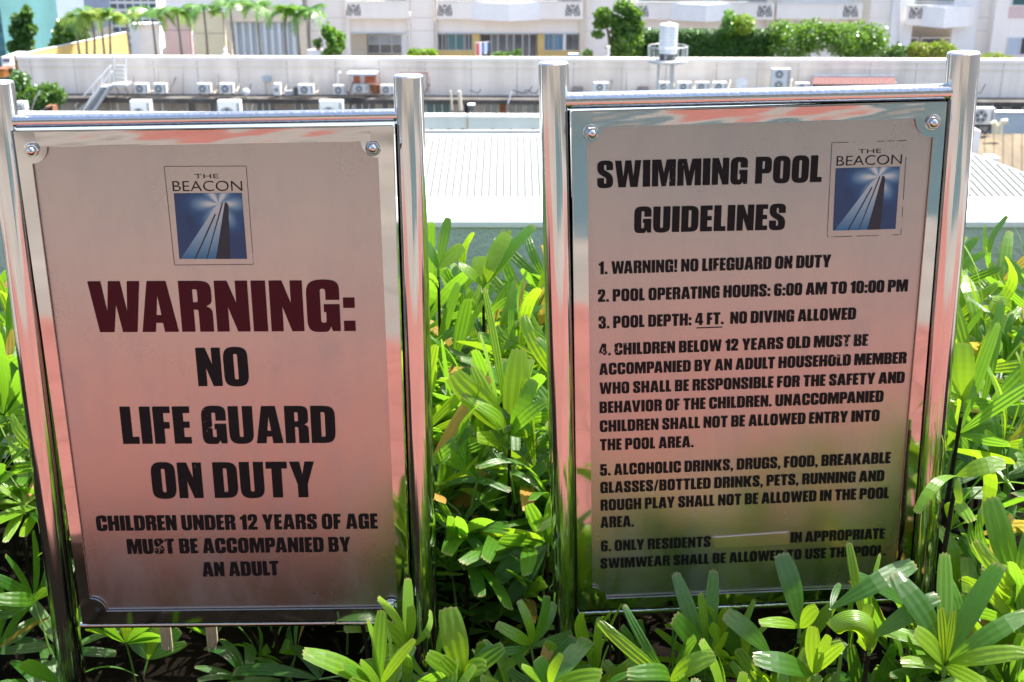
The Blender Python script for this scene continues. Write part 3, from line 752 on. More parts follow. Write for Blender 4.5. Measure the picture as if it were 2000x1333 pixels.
plant_rows(scatter(44, -.30, .22, 2.14, 3.08, .080, rnd), 4, R4, '{o} palm from left, hedge row {r}, between the signs', HG,
           lambda x, y: rnd.uniform(.50, .56) + .02*(y-2.14), nf=4, L=(.15, .245), W=(.024, .038), young=.26)
plant_rows(scatter(34, .74, 1.45, 2.12, 3.10, .10, rnd), 4, R4, '{o} palm from left, hedge row {r}, right of both signs', HG,
           lambda x, y: rnd.uniform(.54, .61) + .05*(y-2.14), nf=4, L=(.15, .245), W=(.024, .038), young=.26)
plant_rows(scatter(24, -1.45, -.84, 2.17, 3.10, .115, rnd), 3, R3, '{o} palm from left, hedge row {r}, left of both signs', HG,
           lambda x, y: rnd.uniform(.50, .60), nf=4, L=(.14, .23), W=(.024, .036), young=.12, dry=.06)
plant_rows(scatter(14, -.80, -.32, 2.35, 3.05, .15, rnd), 2, ['nearest the signs', 'nearest the parapet'], '{o} palm from left, hedge row {r}, behind warning sign', HG,
           lambda x, y: rnd.uniform(.46, .56), nf=3)
plant_rows(scatter(14, .24, .72, 2.35, 3.05, .15, rnd), 2, ['nearest the signs', 'nearest the parapet'], '{o} palm from left, hedge row {r}, behind guidelines sign', HG,
           lambda x, y: rnd.uniform(.46, .56), nf=3)
FG = 'low lady palms in front of the signs'
plant_rows(scatter(12, -.28, .20, 2.06, 2.4, .09, rnd), 1, ['front'], '{o} low shaded palm from left under the hedge between the signs', 'low shaded palms under the hedge',
           lambda x, y: rnd.uniform(.26, .42), nf=4, L=(.12, .19), W=(.026, .038), young=.0)
plant_rows(scatter(5, -.90, -.30, 2.12, 2.35, .12, rnd), 1, ['front'], '{o} low shaded palm from left behind the foot of the warning sign', 'low shaded palms under the hedge',
           lambda x, y: rnd.uniform(.10, .18), nf=3, L=(.10, .15), young=.0)
R2 = ['front', 'back']
plant_rows(scatter(22, -.24, .36, 1.58, 1.90, .065, rnd), 2, R2, '{o} low palm from the left in the {r} row below the gap between the signs', FG,
           lambda x, y: rnd.uniform(.25, .33), nf=4, L=(.09, .15), W=(.018, .028), young=.35)
plant_rows(scatter(24, .36, .98, 1.62, 1.90, .07, rnd), 2, R2, '{o} low palm from the left in the {r} row below the guidelines sign', FG,
           lambda x, y: rnd.uniform(.26, .33) + max(0, x-.62)*.30, nf=4, L=(.10, .16), W=(.020, .030), young=.35)
plant_rows(scatter(9, .80, 1.1, 1.72, 2.05, .09, rnd), 1, ['front'], '{o} palm from left in the clump beside the guidelines sign right post', FG,
           lambda x, y: rnd.uniform(.38, .48), nf=4, young=.3)
plant_rows(scatter(4, -.95, -.62, 1.70, 1.84, .10, rnd), 1, ['front'], '{o} low shaded palm from the left at the foot of the warning sign', FG,
           lambda x, y: rnd.uniform(.10, .16), nf=3, L=(.08, .13), W=(.016, .024), young=.0)
plant_rows(scatter(4, -1.08, -.78, 1.90, 2.12, .09, rnd), 1, ['front'], '{o} shaded palm from the left beside the left post of the warning sign', FG,
           lambda x, y: rnd.uniform(.16, .30), nf=3, L=(.12, .17), young=.0)
plant_rows(scatter(26, .02, 1.15, 1.20, 1.50, .085, rnd), 2, R2, '{o} low palm from left, {r} row along the planter kerb below the view', FG,
           lambda x, y: rnd.uniform(.10, .14), nf=3, L=(.08, .12), young=.7)

# individually placed fans: centre pixel, depth, [(tip px, tip depth, width px, proto, material)]
FANS = [
 ('tall upright blades before the bottom right corner of the warning sign', (738, 1345), 1.72, [((747, 1190), 1.74, 30, 0, 0), ((585, 1275), 1.66, 42, 2, 1), ((665, 1300), 1.66, 26, 4, 0), ((812, 1247), 1.70, 20, 4, 1)]),
 ('broad pale blades fanning out below the gap between the signs', (905, 1325), 1.74, [((874, 1184), 1.76, 50, 1, 1), ((832, 1278), 1.70, 34, 0, 1), ((862, 1284), 1.70, 26, 0, 1), ((968, 1262), 1.76, 30, 6, 0), ((955, 1300), 1.68, 40, 2, 1), ((985, 1262), 1.72, 34, 0, 0)]),
 ('short fan beside the left post of the guidelines sign', (1075, 1345), 1.72, [((1017, 1300), 1.7, 22, 4, 1), ((1048, 1285), 1.72, 34, 1, 0), ((1100, 1275), 1.7, 22, 2, 1), ((1150, 1250), 1.8, 40, 6, 0), ((1180, 1320), 1.62, 40, 1, 1)]),
 ('two long arching blades at the bottom left corner of the guidelines sign', (1308, 1330), 1.70, [((1165, 1210), 1.70, 26, 3, 1), ((1217, 1178), 1.74, 18, 2, 0), ((1400, 1278), 1.66, 40, 2, 1), ((1215, 1320), 1.60, 34, 3, 0)]),
 ('upright fan with two dark blades over the bottom of the guidelines sign', (1378, 1300), 1.80, [((1317, 1116), 1.86, 30, 2, 0), ((1394, 1112), 1.90, 28, 0, 0), ((1368, 1156), 1.84, 20, 0, 1), ((1312, 1203), 1.76, 42, 1, 0), ((1340, 1190), 1.84, 20, 4, 1), ((1420, 1232), 1.76, 18, 4, 1)]),
 ('single broad blade leaning left below the guidelines sign', (1505, 1278), 1.78, [((1414, 1197), 1.80, 38, 6, 0), ((1480, 1300), 1.70, 20, 4, 1)]),
 ('tall dark blade covering a word of the lowest printed line', (1562, 1226), 1.80, [((1524, 1080), 1.86, 42, 1, 0), ((1478, 1218), 1.74, 24, 2, 1), ((1598, 1186), 1.76, 34, 4, 1)]),
 ('young folded blades beside the round leaf', (1588, 1318), 1.68, [((1588, 1222), 1.68, 30, 0, 1), ((1465, 1288), 1.64, 44, 2, 0), ((1650, 1258), 1.62, 26, 4, 1), ((1620, 1240), 1.66, 22, 0, 1)]),
 ('narrow upright blade rising over the word pool', (1690, 1230), 1.78, [((1657, 1058), 1.84, 18, 0, 1), ((1700, 1180), 1.78, 24, 6, 1), ((1720, 1080), 1.84, 8, 4, 1)]),
 ('long glossy blade arching right over the bottom rail', (1622, 1190), 1.74, [((1785, 1102), 1.80, 38, 3, 0), ((1640, 1140), 1.80, 14, 4, 0)]),
 ('big spreading fan in the bottom right corner', (1845, 1300), 1.66, [((1737, 1120), 1.72, 44, 3, 0), ((1783, 1232), 1.62, 40, 1, 1), ((1845, 1078), 1.76, 30, 0, 1), ((1956, 1100), 1.72, 42, 1, 0), ((2010, 1198), 1.66, 38, 3, 0), ((2010, 1275), 1.60, 36, 2, 1), ((1838, 1186), 1.66, 22, 0, 1), ((1862, 1192), 1.66, 20, 0, 1), ((1925, 1340), 1.56, 30, 1, 1)]),
 ('wide blade crossing left below the guidelines sign post', (1700, 1248), 1.68, [((1834, 1164), 1.70, 36, 2, 0)]),
 ('tall pleated blade at the right edge of the picture', (1985, 1160), 1.82, [((1932, 970), 1.86, 48, 0, 0), ((2010, 1040), 1.84, 30, 1, 0), ((1893, 1045), 1.76, 30, 5, 1), ((1905, 1110), 1.74, 34, 3, 1)]),
 ('narrow blade curling in front of the right post', (1868, 930), 1.88, [((1787, 1010), 1.80, 22, 5, 1), ((1965, 905), 1.86, 34, 3, 1), ((1875, 985), 1.86, 16, 4, 1)]),
 ('upright pointed leaf beside the right post of the guidelines sign', (1881, 785), 2.12, [((1878, 668), 2.14, 46, 1, 1), ((1920, 740), 2.14, 24, 4, 1), ((1852, 650), 2.16, 14, 0, 0)]),
 ('bright fan of three long blades in the gap between the signs', (995, 850), 2.20, [((1015, 680), 2.24, 42, 0, 1), ((880, 728), 2.16, 46, 1, 1), ((922, 712), 2.20, 24, 4, 1), ((1045, 740), 2.2, 26, 6, 0), ((945, 560), 2.3, 14, 0, 1), ((1070, 780), 2.16, 26, 2, 0), ((1040, 700), 2.28, 20, 0, 1)]),
 ('blades drooping in the dark gap between the signs', (1070, 1060), 2.10, [((972, 1135), 2.06, 42, 3, 0), ((985, 1182), 2.06, 30, 2, 0), ((900, 1105), 2.1, 40, 3, 0)]),
 ('highest thin blade by the right post of the warning sign', (856, 525), 2.75, [((876, 424), 2.78, 18, 0, 0), ((905, 480), 2.76, 26, 0, 1), ((830, 470), 2.76, 20, 4, 0)]),
 ('bright rounded blades standing against the parapet', (944, 560), 2.70, [((993, 455), 2.72, 30, 6, 1), ((940, 500), 2.72, 36, 1, 1), ((1010, 475), 2.76, 18, 4, 1), ((895, 515), 2.7, 18, 2, 1), ((1045, 440), 2.74, 24, 1, 0)]),
]
for label, c, Y, tips in FANS:
    cc = at(*c, Y); root = empty('lady_palm', (cc.x, cc.y+.02, 0), 0, 'lady palm with ' + label, 'palm')
    MB().tube([(0, 0, 0), (0, -.005, cc.z*.6), (0, -.02, cc.z-.02)], [.006, .005, .0035], 6).build('stem', M['cane'], root)
    off = root.location
    fr = MB().tube([(0, -.02, cc.z-.03), (0, -.02, cc.z)], [.0035, .003], 6).build('frond', M['petiole'], root)
    for tp, Yt, w, key, mm in tips:
        t = at(*tp, Yt); view = (Vector((0, 0, CAM_Z)) - t).normalized()
        put_leaflet(fr, cc-off, t-off, w*Yt*1.07/F_PX*1.12, view*.8 + Vector((rnd.uniform(-.5, .5), -.1, .45)), key, mm)
# round folded leaf
rl = at(1655, 1225, 1.70)
root = empty('lady_palm', (rl.x, rl.y, 0), 0, 'lady palm with one big rounded curled leaf, low right of centre', 'palm')
MB().tube([(0, 0, 0), (-.01, -.01, rl.z*.6), (-.012, -.02, rl.z-.035)], [.005, .004, .003], 6).build('stem', M['petiole'], root)
b = MB(); NU, NV = 18, 12
for i in range(NU+1):
    for j in range(NV+1):
        u = i/NU; q = -1 + 2*j/NV; an = R(150) - R(185)*u                 # the blade arches over and curls back under
        half = .030*(.55+.45*math.sin(math.pi*min(1, u*.9+.12)))
        cx_ = math.cos(an)*.028; cz_ = math.sin(an)*.034
        x = cx_*(1+.62*q*.9) + .004*u; z = cz_*(1+.62*q*.9); y = -half*math.cos(q*1.25)*.9 + .0007*(j % 2)
        b.v.append((x, y-.005, rl.z-.012 + z))
for i in range(NU):
    for j in range(NV):
        a = i*(NV+1)+j; b.f.append((a, a+1, a+NV+2, a+NV+1))
o = b.build('curled_leaf', M['leaf_young'], root, smooth=True)
uv = o.data.uv_layers.new(name='UVMap')
for lp in o.data.loops:
    k = lp.vertex_index; uv.data[lp.index].uv = ((k % (NV+1))/NV, (k//(NV+1))/NU*.9)
# splintered stakes
for px, lab in ((321, 'splintered pale wooden stake under the warning sign, the left one of two'), (411, 'splintered pale wooden stake under the warning sign, the right one of two')):
    a = at(px, 1222, 2.06); bt = at(px, 1278, 2.06)
    st = empty('wooden_stake', (a.x, a.y, a.z), 0, lab, 'stake', 'splintered stakes under the warning sign')
    for k in range(5):
        w = .0042; x = (k-2)*w; ln = (a.z-bt.z)*rnd.uniform(.70, 1.0)
        MB().prism([(x-w*.48, 0), (x+w*.48, 0), (x+w*.40, -ln*.85), (x+w*rnd.uniform(-.3, .3), -ln), (x-w*.42, -ln*.88)], 'y', 0, .008).build('splinter', M['wood'], st)
# dead leaves and twigs on the soil
b = MB()
for k in range(420):
    x, y = rnd.uniform(-1.5, 1.6), rnd.uniform(1.3, 3.2); a = rnd.uniform(0, 6.28); l, w = rnd.uniform(.03, .10), rnd.uniform(.003, .012); z = rnd.uniform(.006, .06)
    dx, dy = math.cos(a)*l, math.sin(a)*l; nx, ny = -math.sin(a)*w, math.cos(a)*w; dz = rnd.uniform(-.01, .03)
    b.quad((x-nx, y-ny, z), (x+nx, y+ny, z), (x+dx+nx*.3, y+dy+ny*.3, z+dz), (x+dx-nx*.3, y+dy-ny*.3, z+dz))
tag(b.build('leaf_litter', M['cane']), 'brown dead leaves and twigs lying on the soil under the palms', 'leaf litter', kind='stuff')

# ================================================================== STREET BEHIND
# white ribbed roof of the neighbouring hall
NY, FY = 33.0, 39.9
def roofpt(px, py):     # intersection of pixel ray with the roof plane (rises 6.9 deg away)
    n0 = at(1000, 418, NY); s = math.tan(R(6.9)); d = ray(px, py)
    t = (n0.z - s*NY - CAM_Z)/(d.z - s*d.y); return Vector((0, 0, CAM_Z)) + d*t
rfo = empty('ribbed_roof', (0, NY, at(1000, 418, NY).z), 0, 'white ribbed metal roof sloping up beyond the parapet', 'roof')
off = rfo.location
P4 = [roofpt(-500, 425), roofpt(2230, 425), roofpt(1792, 258.5), roofpt(-500, 258.5)]
b = MB().poly([p-off for p in P4]); b.build('roof_sheet', M['white_roof'], rfo)
x = P4[0].x + .1; p0, p3 = P4[0].y, P4[3].y; k = 0
sl = math.tan(R(6.9)); zz = lambda Y: at(1000, 418, NY).z + (Y-NY)*sl
rib = MB().box(-.027, 0, .003, .027, 1, .032).mesh('rib'); rib.materials.append(M['rib'] if 'rib' in M else mat('roof_rib', (.075, .085, .078), .8))
xr = 1.0 - 1.0
x = -7.0
while x < P4[1].x:
    yend = FY - .35
    # right hand verge runs diagonally
    e0, e1 = P4[2], P4[1]
    if x > e0.x: yend = e0.y + (x-e0.x)*(e1.y-e0.y)/(e1.x-e0.x) - .3
    if yend > P4[0].y + .5:
        o = bpy.data.objects.new('rib', rib); col.objects.link(o); o.parent = rfo
        a = Vector((x, P4[0].y+.25, zz(P4[0].y+.25))); e = Vector((x, yend, zz(yend)))
        d = e-a; mt = Matrix((Vector((1, 0, 0)), d, Vector((0, -sl, 1)).normalized())).transposed().to_4x4()
        o.matrix_local = Matrix.Translation(a-off) @ mt
    x += .205
MB().box(-20, FY-.02, -.02, 13, FY+.1, .10).build('ridge_cap', M['white_roof'], rfo).location = (0, -NY, zz(FY)-off.z)
hall = MB().box(-22, NY-.1, -26, 22, FY, zz(NY)-.5)
tag(hall.build('hall_wall', M['green_wall']), 'pale hall walls below the white ribbed roof', 'wall')
# pale green parapet behind that roof
f = Far('green_parapet', 940, 258, 41, 'pale green rendered parapet with a rust streak behind the white roof', 'wall')
a = L3(-900, 218, 41); bb = L3(1640, 262, 41)
f.part('wall', MB().box(a[0], 41, bb[2]-14, bb[0], 41.4, a[2]-.06), 'green_wall')
f.part('coping', MB().box(a[0], 40.95, a[2]-.059, bb[0], 41.45, a[2]), 'cap')
f.part('rust_streak', rect(MB(), 910.5, 221, 915, 256, 40.995, .004), mat('rust_stain', (.62, .50, .32), .9, var=.3))
for px, w in ((843, 14), (878, 20), (905, 22), (962, 10), (998, 8), (1042, 14)):
    f.part('mould_patch', leafy := MB().poly([(L3(px-w/2, 258, 40.99)), (L3(px+w/2, 258, 40.99)), (L3(px+w/3, 253, 40.99)), (L3(px-w/5, 251, 40.99))]), mat('mould', (.16, .17, .13), .95))

M['washstain'] = mat('brown_wash_stain', (.66, .54, .43), .95, var=.3)
M['jointgrey'] = mat('joint_grey', (.58, .53, .50), .9, var=.3)
# podium
VP = 62.0
pod = Far('podium_building', 1000, 300, VP, 'long pale podium building with a plain parapet wall above a ledge of air conditioners', 'building')
t0 = L3(1000, 113.5, VP)[2]; l0 = L3(1000, 187, VP)[2]; xl = L3(34, 118, VP)[0]; xr_ = L3(2300, 120, VP)[0]
xm = L3(118, 180, VP)[0]; zs = L3(60, 173, VP)[2]
pod.part('wall', MB().box(xm, VP, l0, xr_, VP+.35, t0-.16).box(xl, VP, zs, xm, VP+.35, t0-.16), 'conc2')
pod.part('coping', MB().box(xl-.05, VP-.06, t0-.159, xr_, VP+.42, t0), 'conc')
js = [60, 145, 300, 385, 465, 560, 655, 740, 830, 920, 1010, 1120, 1215, 1310, 1400, 1480, 1560, 1700, 1790, 1880, 1960]
for px in js:
    a = L3(px, 130, VP)
    pod.part('joint', MB().box(a[0]-.02, VP-.006, l0 if px > 118 else zs, a[0]+.02, VP-.001, t0-.16), 'jointgrey')
pod.part('moulding', MB().box(xl, VP-.05, L3(0, 128, VP)[2]-.03, xr_, VP-.001, L3(0, 128, VP)[2]+.03), 'conc2')
pod.part('ledge', MB().box(L3(100, 187, VP)[0], VP-1.3, l0-.22, xr_, VP-.001, l0), 'stain')
pod.part('low_wall', MB().box(xm, VP-.3, -26, xr_, VP+.2, l0-.221), 'lowwall')
pod.part('terrace_floor', MB().box(xl, VP+.42, t0-2.8, xr_, VP+13, t0-2.6), 'terrace')
body = MB().box(xl, VP+.35, -26, xr_, VP+13, t0-2.81); pod.part('body', body, 'conc2')
# windows and openings under the ledge
for (x0, x1, m) in ((365, 385, 'glass'), (408, 424, 'glass'), (500, 540, 'glass'), (575, 605, 'glass'), (680, 735, 'glass'), (745, 760, 'glass'), (832, 880, 'tealglass'),
                   (905, 918, 'dark'), (946, 972, 'glass'), (974, 990, 'rust'), (992, 1022, 'glass'), (1026, 1052, 'glass'), (1938, 1958, 'glass'), (1976, 1996, 'glass'),
                   (215, 245, 'lowwall'), (300, 335, 'lowwall'), (445, 495, 'lowwall')):
    fr = pod.part('window', rect(MB(), x0, 196, x1, 226, VP-.30, .05, .05), 'frame')
    k = max(1, round((x1-x0)/14))
    for j in range(k):
        xa = x0+1.2+(x1-x0-1.2)*j/k; xb = x0+(x1-x0-1.2)*(j+1)/k
        pod.part('pane', rect(MB(), xa, 197.3, xb, 225, VP-.352, .003, .006), m, fr)
# yellow side parapet running back
a = L3(35, 116, VP+.4); bq = L3(250, 60, VP+10)
ys = Far('side_parapet', 120, 115, VP+2, 'yellow painted parapet running back along the left side of the roof terrace', 'wall')
za, zb = L3(35, 114, VP+.4)[2], L3(250, 60, VP+10)[2]
q0 = (a[0], VP+.43); q1 = (bq[0], VP+10); nx = .22
b = MB(); zl = t0-2.7
for (u0, u1) in ((0, 1),):
    b.poly([(q0[0], q0[1], zl), (q1[0], q1[1], zl), (q1[0], q1[1], t0-.02), (q0[0], q0[1], t0-.02)])
    b.poly([(q0[0]-nx, q0[1], -26), (q1[0]-nx, q1[1], -26), (q1[0]-nx, q1[1], t0-.02), (q0[0]-nx, q0[1], t0-.02)])
ys.part('wall', b, 'yellow')
ys.part('coping', MB().poly([(q0[0]-nx, q0[1], t0), (q0[0]+.03, q0[1], t0), (q1[0]+.03, q1[1], t0), (q1[0]-nx, q1[1], t0)]), 'cap')

# tower
VT = 74.0
tw = Far('apartment_tower', 1300, 300, VT, 'pale concrete apartment block with projecting balconies behind the terrace', 'building')
def P(name, x0, y0, x1, y1, V, d, m, parent=None, proud=0.0):
    return tw.part(name, rect(MB(), x0, y0, x1, y1, V, d, proud), m, parent)
# wall pieces round the openings: bays at 683-797, 853-1138, 1240-1510, 1772-1890
zt = -160
for (x0, x1) in ((590, 683), (797, 850), (1142, 1240), (1515, 1770), (1898, 1968)):
    P('wall', x0, zt, x1, 150, VT, .4, 'conc')
for (x0, x1) in ((683, 797), (850, 1142), (1240, 1515), (1770, 1898)):
    P('spandrel', x0, 36.5, x1, 65 if x0 < 1700 else 51, VT, .4, 'conc')
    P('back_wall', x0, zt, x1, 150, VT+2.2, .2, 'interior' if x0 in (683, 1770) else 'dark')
P('wall', 1968, zt, 2300, 125, VT-.8, 1.2, 'conc')
P('pink_band', 1972, 14, 2300, 37, VT-.83, .025, 'pink')
wd = P('window', 1969, 73, 1993, 108, VT-.86, .055, 'frame'); P('pane', 1971, 75, 1991, 106, VT-.868, .006, 'bluegrey', wd)
wd = P('window', 1995, 73, 2030, 108, VT-.86, .055, 'frame'); P('pane', 1997, 75, 2028, 106, VT-.868, .006, 'glass', wd)
wd = P('window', 1980, -30, 2040, 12, VT-.86, .055, 'frame'); P('pane', 1983, -28, 2037, 10, VT-.868, .006, 'tealglass', wd)
for y in (35, 60.5):
    for (x0, x1) in ((590, 683), (797, 850), (1142, 1240), (1515, 1770), (1898, 1968)):
        P('joint', x0, y-.6, x1, y+.6, VT, 0.0, 'jointgrey', proud=.004)
for (x0, x1, m) in ((848, 855, 'cream'), (1137, 1143, 'cream'), (1236, 1243, 'conc'), (1511, 1518, 'cream'), (1683, 1689, 'cream'), (1762, 1774, 'white'), (1886, 1898, 'white'), (588, 594, 'interior'), (794, 800, 'conc'), (673, 679, 'conc')):
    P('pilaster', x0, zt, x1, 126, VT-.25, .25, m)
# balconies: flat parapet with a shallow prow, geometric vents, glazing above
def vent_mb(cx, cy, V):
    b = MB(); s = 27/2
    def bar(xa, ya, xb, yb, w=2.6):
        p = Vector(L3(cx+xa*s, cy-ya*11, V)); q = Vector(L3(cx+xb*s, cy-yb*11, V)); d = (q-p).normalized(); n = Vector((-d.z, 0, d.x))*(w*.5/33)
        b.poly([p+n, q+n, q-n, p-n])
    for sx in (-1, 1):
        bar(sx*.95, -1, sx*.95, .15); bar(sx*.62, -1, sx*.62, -.1); bar(sx*.3, -1, sx*.3, -.55)
        bar(sx*.05, -.05, sx*.85, 1); bar(sx*.25, 1, sx*.0, .55); bar(sx*.05, -.5, sx*.95, .55)
    return b
for (x0, x1, ytop, ybot, pr, vents, V) in ((677, 797, 3.5, 36, None, (690,), VT), (853, 1138, 3.5, 37, (925, 994, 1055, 4.5), (868.5, 1118.5), VT),
                                    (1243, 1511, 6, 38, (1310, 1378, 1430, 4), (1252, 1493.5), VT), (1689, 1762, 8, 37, None, (1661,), VT), (1518, 1683, 8, 37, None, (1661,), VT), (1773, 1900, 12, 50, (1800, 1843, 1892, 3.5), (1790,), VT-.3)):
    if x0 in (1689,):
        continue
    bal = P('balcony', x0, ytop, x1, ybot, V-.62, .10, 'conc')
    a0 = L3(x0, ybot, V-.6); a1 = L3(x1, ybot, V-.6)
    tw.part('balcony_slab', MB().box(a0[0], V-.6, a0[2]-.02, a1[0], V+2, a0[2]+.12), 'conc', bal)
    tw.part('top_rail', rect(MB(), x0, ytop-1.6, x1, ytop-.2, V-.68, .2), 'white', bal)
    if pr:
        pa, pm, pb, dp = pr
        A0, Am, A1 = L3(pa, ybot, V-.64), L3(pm, ybot+dp, V-1.6), L3(pb, ybot, V-.64)
        T = L3(pa, ytop+.4, V-.64)[2]; Bz = A0[2]-.05
        b = MB().prism([(A0[0], V-.63), (Am[0], V-1.5), (A1[0], V-.63)], 'z', Bz, T)
        tw.part('prow', b, 'white', bal)
    for vx in vents:
        tw.part('vent', vent_mb(vx, (ytop+ybot)/2+.5 if x0 != 1773 else 26, V-.63), 'darkmetal', bal)
    # glazing strip above the rail
    g0 = x0+3
    n = max(2, int((x1-x0)/22))
    for j in range(n):
        xa = g0+(x1-x0-6)*j/n; xb = g0+(x1-x0-6)*(j+1)/n-1.2
        tw.part('upper_pane', rect(MB(), xa, -60, xb, ytop-2.5, V+.5, .05), 'glass' if j % 3 else 'tealglass', bal)
    b = MB()
    for j in range(int((x1-x0)/5)):
        xx = x0+2+5*j; b = rect(b, xx, ytop-9, xx+.8, ytop-1.6, V-.62, .03)
    b = rect(b, x0, ytop-10, x1, ytop-9, V-.64, .06)
    tw.part('railing', b, 'white', bal)
# ground-floor bay 1: recess with beige return wall and window
P('wall', 683, 66, 718, 150, VT+1.0, .3, 'cream')
w1 = P('window', 718, 68, 795, 106, VT+1.6, .08, 'frame')
for j, (xa, xb) in enumerate(((720, 741), (743, 764), (766, 784))):
    P('pane', xa, 70, xb, 86, VT+1.58, .015, 'bluegrey', w1); P('pane', xa, 88, xb, 104, VT+1.58, .015, 'glass', w1)
P('column', 784, 70, 797, 150, VT+.3, .3, 'white')
P('lintel', 679, 63, 800, 66, VT-.06, .05, 'shutter')
# bay 2
P('lintel', 853, 63.5, 1138, 66.5, VT-.06, .05, 'shutter')
for (x0, x1, m) in ((855, 872, 'glass'), (874, 907, 'tealglass'), (908, 923, 'glass'), (1063, 1080, 'blueglass'), (1082, 1100, 'blueglass'), (1105, 1131, 'glass')):
    w_ = P('window', x0, 66, x1, 99, VT+.20, .08, 'frame'); mid = (x0+x1)/2
    P('pane', x0+1.2, 67.2, mid-.5, 97.8, VT+.185, .012, m, w_); P('pane', mid+.5, 67.2, x1-1.2, 97.8, VT+.185, .012, m, w_)
P('apron', 853, 99, 937, 150, VT+.15, .2, 'yellow'); P('apron', 1050, 99, 1138, 150, VT+.15, .2, 'yellow')
P('pier', 923, 66, 937, 99, VT+.15, .2, 'yellow'); P('pier', 1050, 66, 1062.5, 99, VT+.15, .2, 'yellow'); P('pier', 1100.3, 66, 1104.7, 99, VT+.15, .2, 'white'); P('pier', 1131.5, 66, 1138, 99, VT+.15, .2, 'cream')
xs = [938, 960, 973, 990, 1004, 1021, 1034, 1049]
for j in range(7):
    d_ = P('door', xs[j], 66, xs[j+1]-.6, 114, VT+.35, .06, 'frame')
    P('pane', xs[j]+1.2, 67.2, xs[j+1]-1.8, 112, VT+.335, .012, 'glass', d_)
# bay 4 recess
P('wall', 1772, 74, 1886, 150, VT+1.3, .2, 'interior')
for (x0, x1, y1) in ((1774, 1790, 112), (1800, 1825, 112), (1827, 1853, 112), (1865, 1876, 86)):
    w_ = P('window', x0, 73.5, x1, y1, VT+1.22, .07, 'white'); P('pane', x0+1.6, 76, x1-1.6, y1-1, VT+1.21, .012, 'glass', w_)
tw.part('drainpipe', MB().tube([L3(1758, -100, VT-.4), L3(1758, 118, VT-.4)], .07, 8), 'white', smooth=True)

# lower wing on the left: pink, yellow and white render with tall pale shutters
wg = Far('terrace_wing', 450, 300, VT-1, 'low pink and cream terrace wing with tall pale blue shutters behind the palm row', 'building')
def Q(name, x0, y0, x1, y1, V, d, m, parent=None, proud=0.0): return wg.part(name, rect(MB(), x0, y0, x1, y1, V, d, proud), m, parent)
VW = VT-1.2
Q('wall', 252, 50, 316, 150, VW, .5, 'white'); Q('wall', 316, 20, 377, 150, VW-.1, .6, 'pink'); Q('wall', 377, 24, 443, 150, VW-.06, .6, 'paleyellow')
Q('wall', 443, 24, 456, 150, VW-.1, .6, 'cream'); Q('lintel', 440, 14, 588, 43, VW-.2, .7, 'cream'); Q('wall', 316, -60, 588, 19.5, VW+.3, .5, 'conc'); Q('wall', 583.5, 43.5, 600, 150, VW-.1, .6, 'cream')
Q('joint', 316, 59, 377, 60, VW-.1, .0, 'stain', proud=.004); Q('joint', 377, 65, 443, 66, VW-.06, .0, 'stain', proud=.004)
Q('cornice', 316, 19.6, 443, 24, VW-.25, .6, 'white')
for j in range(9):
    xa = 457+14*j; Q('shutter', xa, 44, xa+12.8, 150, VW+(.05 if j % 2 else .0), .04, 'shutter')
Q('shutter_backing', 456, 43.5, 583.5, 150, VW+.12, .1, 'bluegrey')
Q('roof_slab', 252, 47, 316, 50, VW-.3, .9, 'white')

# air conditioners
def ac_unit(px, py, w, h, V, label, group='air conditioners on the podium ledge', fans=1, side=False, yaw=0):
    f = Far('air_conditioner', px, py+h/2, V, label, 'air conditioner', group)
    a = L3(px-w/2, py-h/2, V); b = L3(px+w/2, py+h/2, V); W_, H_ = b[0]-a[0], a[2]-b[2]; D = .32
    f.part('casing', MB().box(a[0], V, b[2]+.03, b[0], V+D, a[2]), 'offwhite')
    f.part('feet', MB().box(a[0]+.05, V+.02, b[2]-.04, a[0]+.12, V+D-.02, b[2]+.029).box(b[0]-.12, V+.02, b[2]-.04, b[0]-.05, V+D-.02, b[2]+.029), 'darkmetal')
    cx = a[0]+W_*.40; r = min(W_*.33, H_/fans*.40)
    for k in range(fans):
        cz = b[2] + H_*(k+.5)/fans
        g_ = f.part('fan_grille', MB().lathe([(r, 0), (r, .012), (r*.92, .014)], (cx, V, cz), 'y', 20), 'grille', smooth=False)
        bl_ = MB()
        for q in range(5):
            t = q*2*math.pi/5
            bl_.poly([(cx, V-.018, cz), (cx+r*.85*math.cos(t), V-.018, cz+r*.85*math.sin(t)), (cx+r*.85*math.cos(t+.6), V-.018, cz+r*.85*math.sin(t+.6))])
        f.part('fan_blades', bl_, 'darkmetal', g_)
        f.part('fan_hub', MB().lathe([(r*.25, 0), (r*.25, .03)], (cx, V, cz), 'y', 12), 'offwhite', g_)
    hz = random.Random(int(px*7+py))
    f.part('hose', MB().tube([(b[0]-.02, V+.2, b[2]+.15), (b[0]+.10, V+.25, b[2]+hz.uniform(-.02, .10)), (b[0]+hz.uniform(.12, .28), V+.5, b[2]+hz.uniform(.1, .5)), (b[0]+hz.uniform(.1, .3), V+.9, b[2]+hz.uniform(.4, .8))], .03, 5), 'cream' if hz.random() < .5 else 'darkmetal')
    f.part('side_vent', MB().box(a[0]+W_*.84, V-.006, b[2]+.1, b[0]-.03, V-.001, a[2]-.08), 'grille')
    return f
VA = VP-1.0
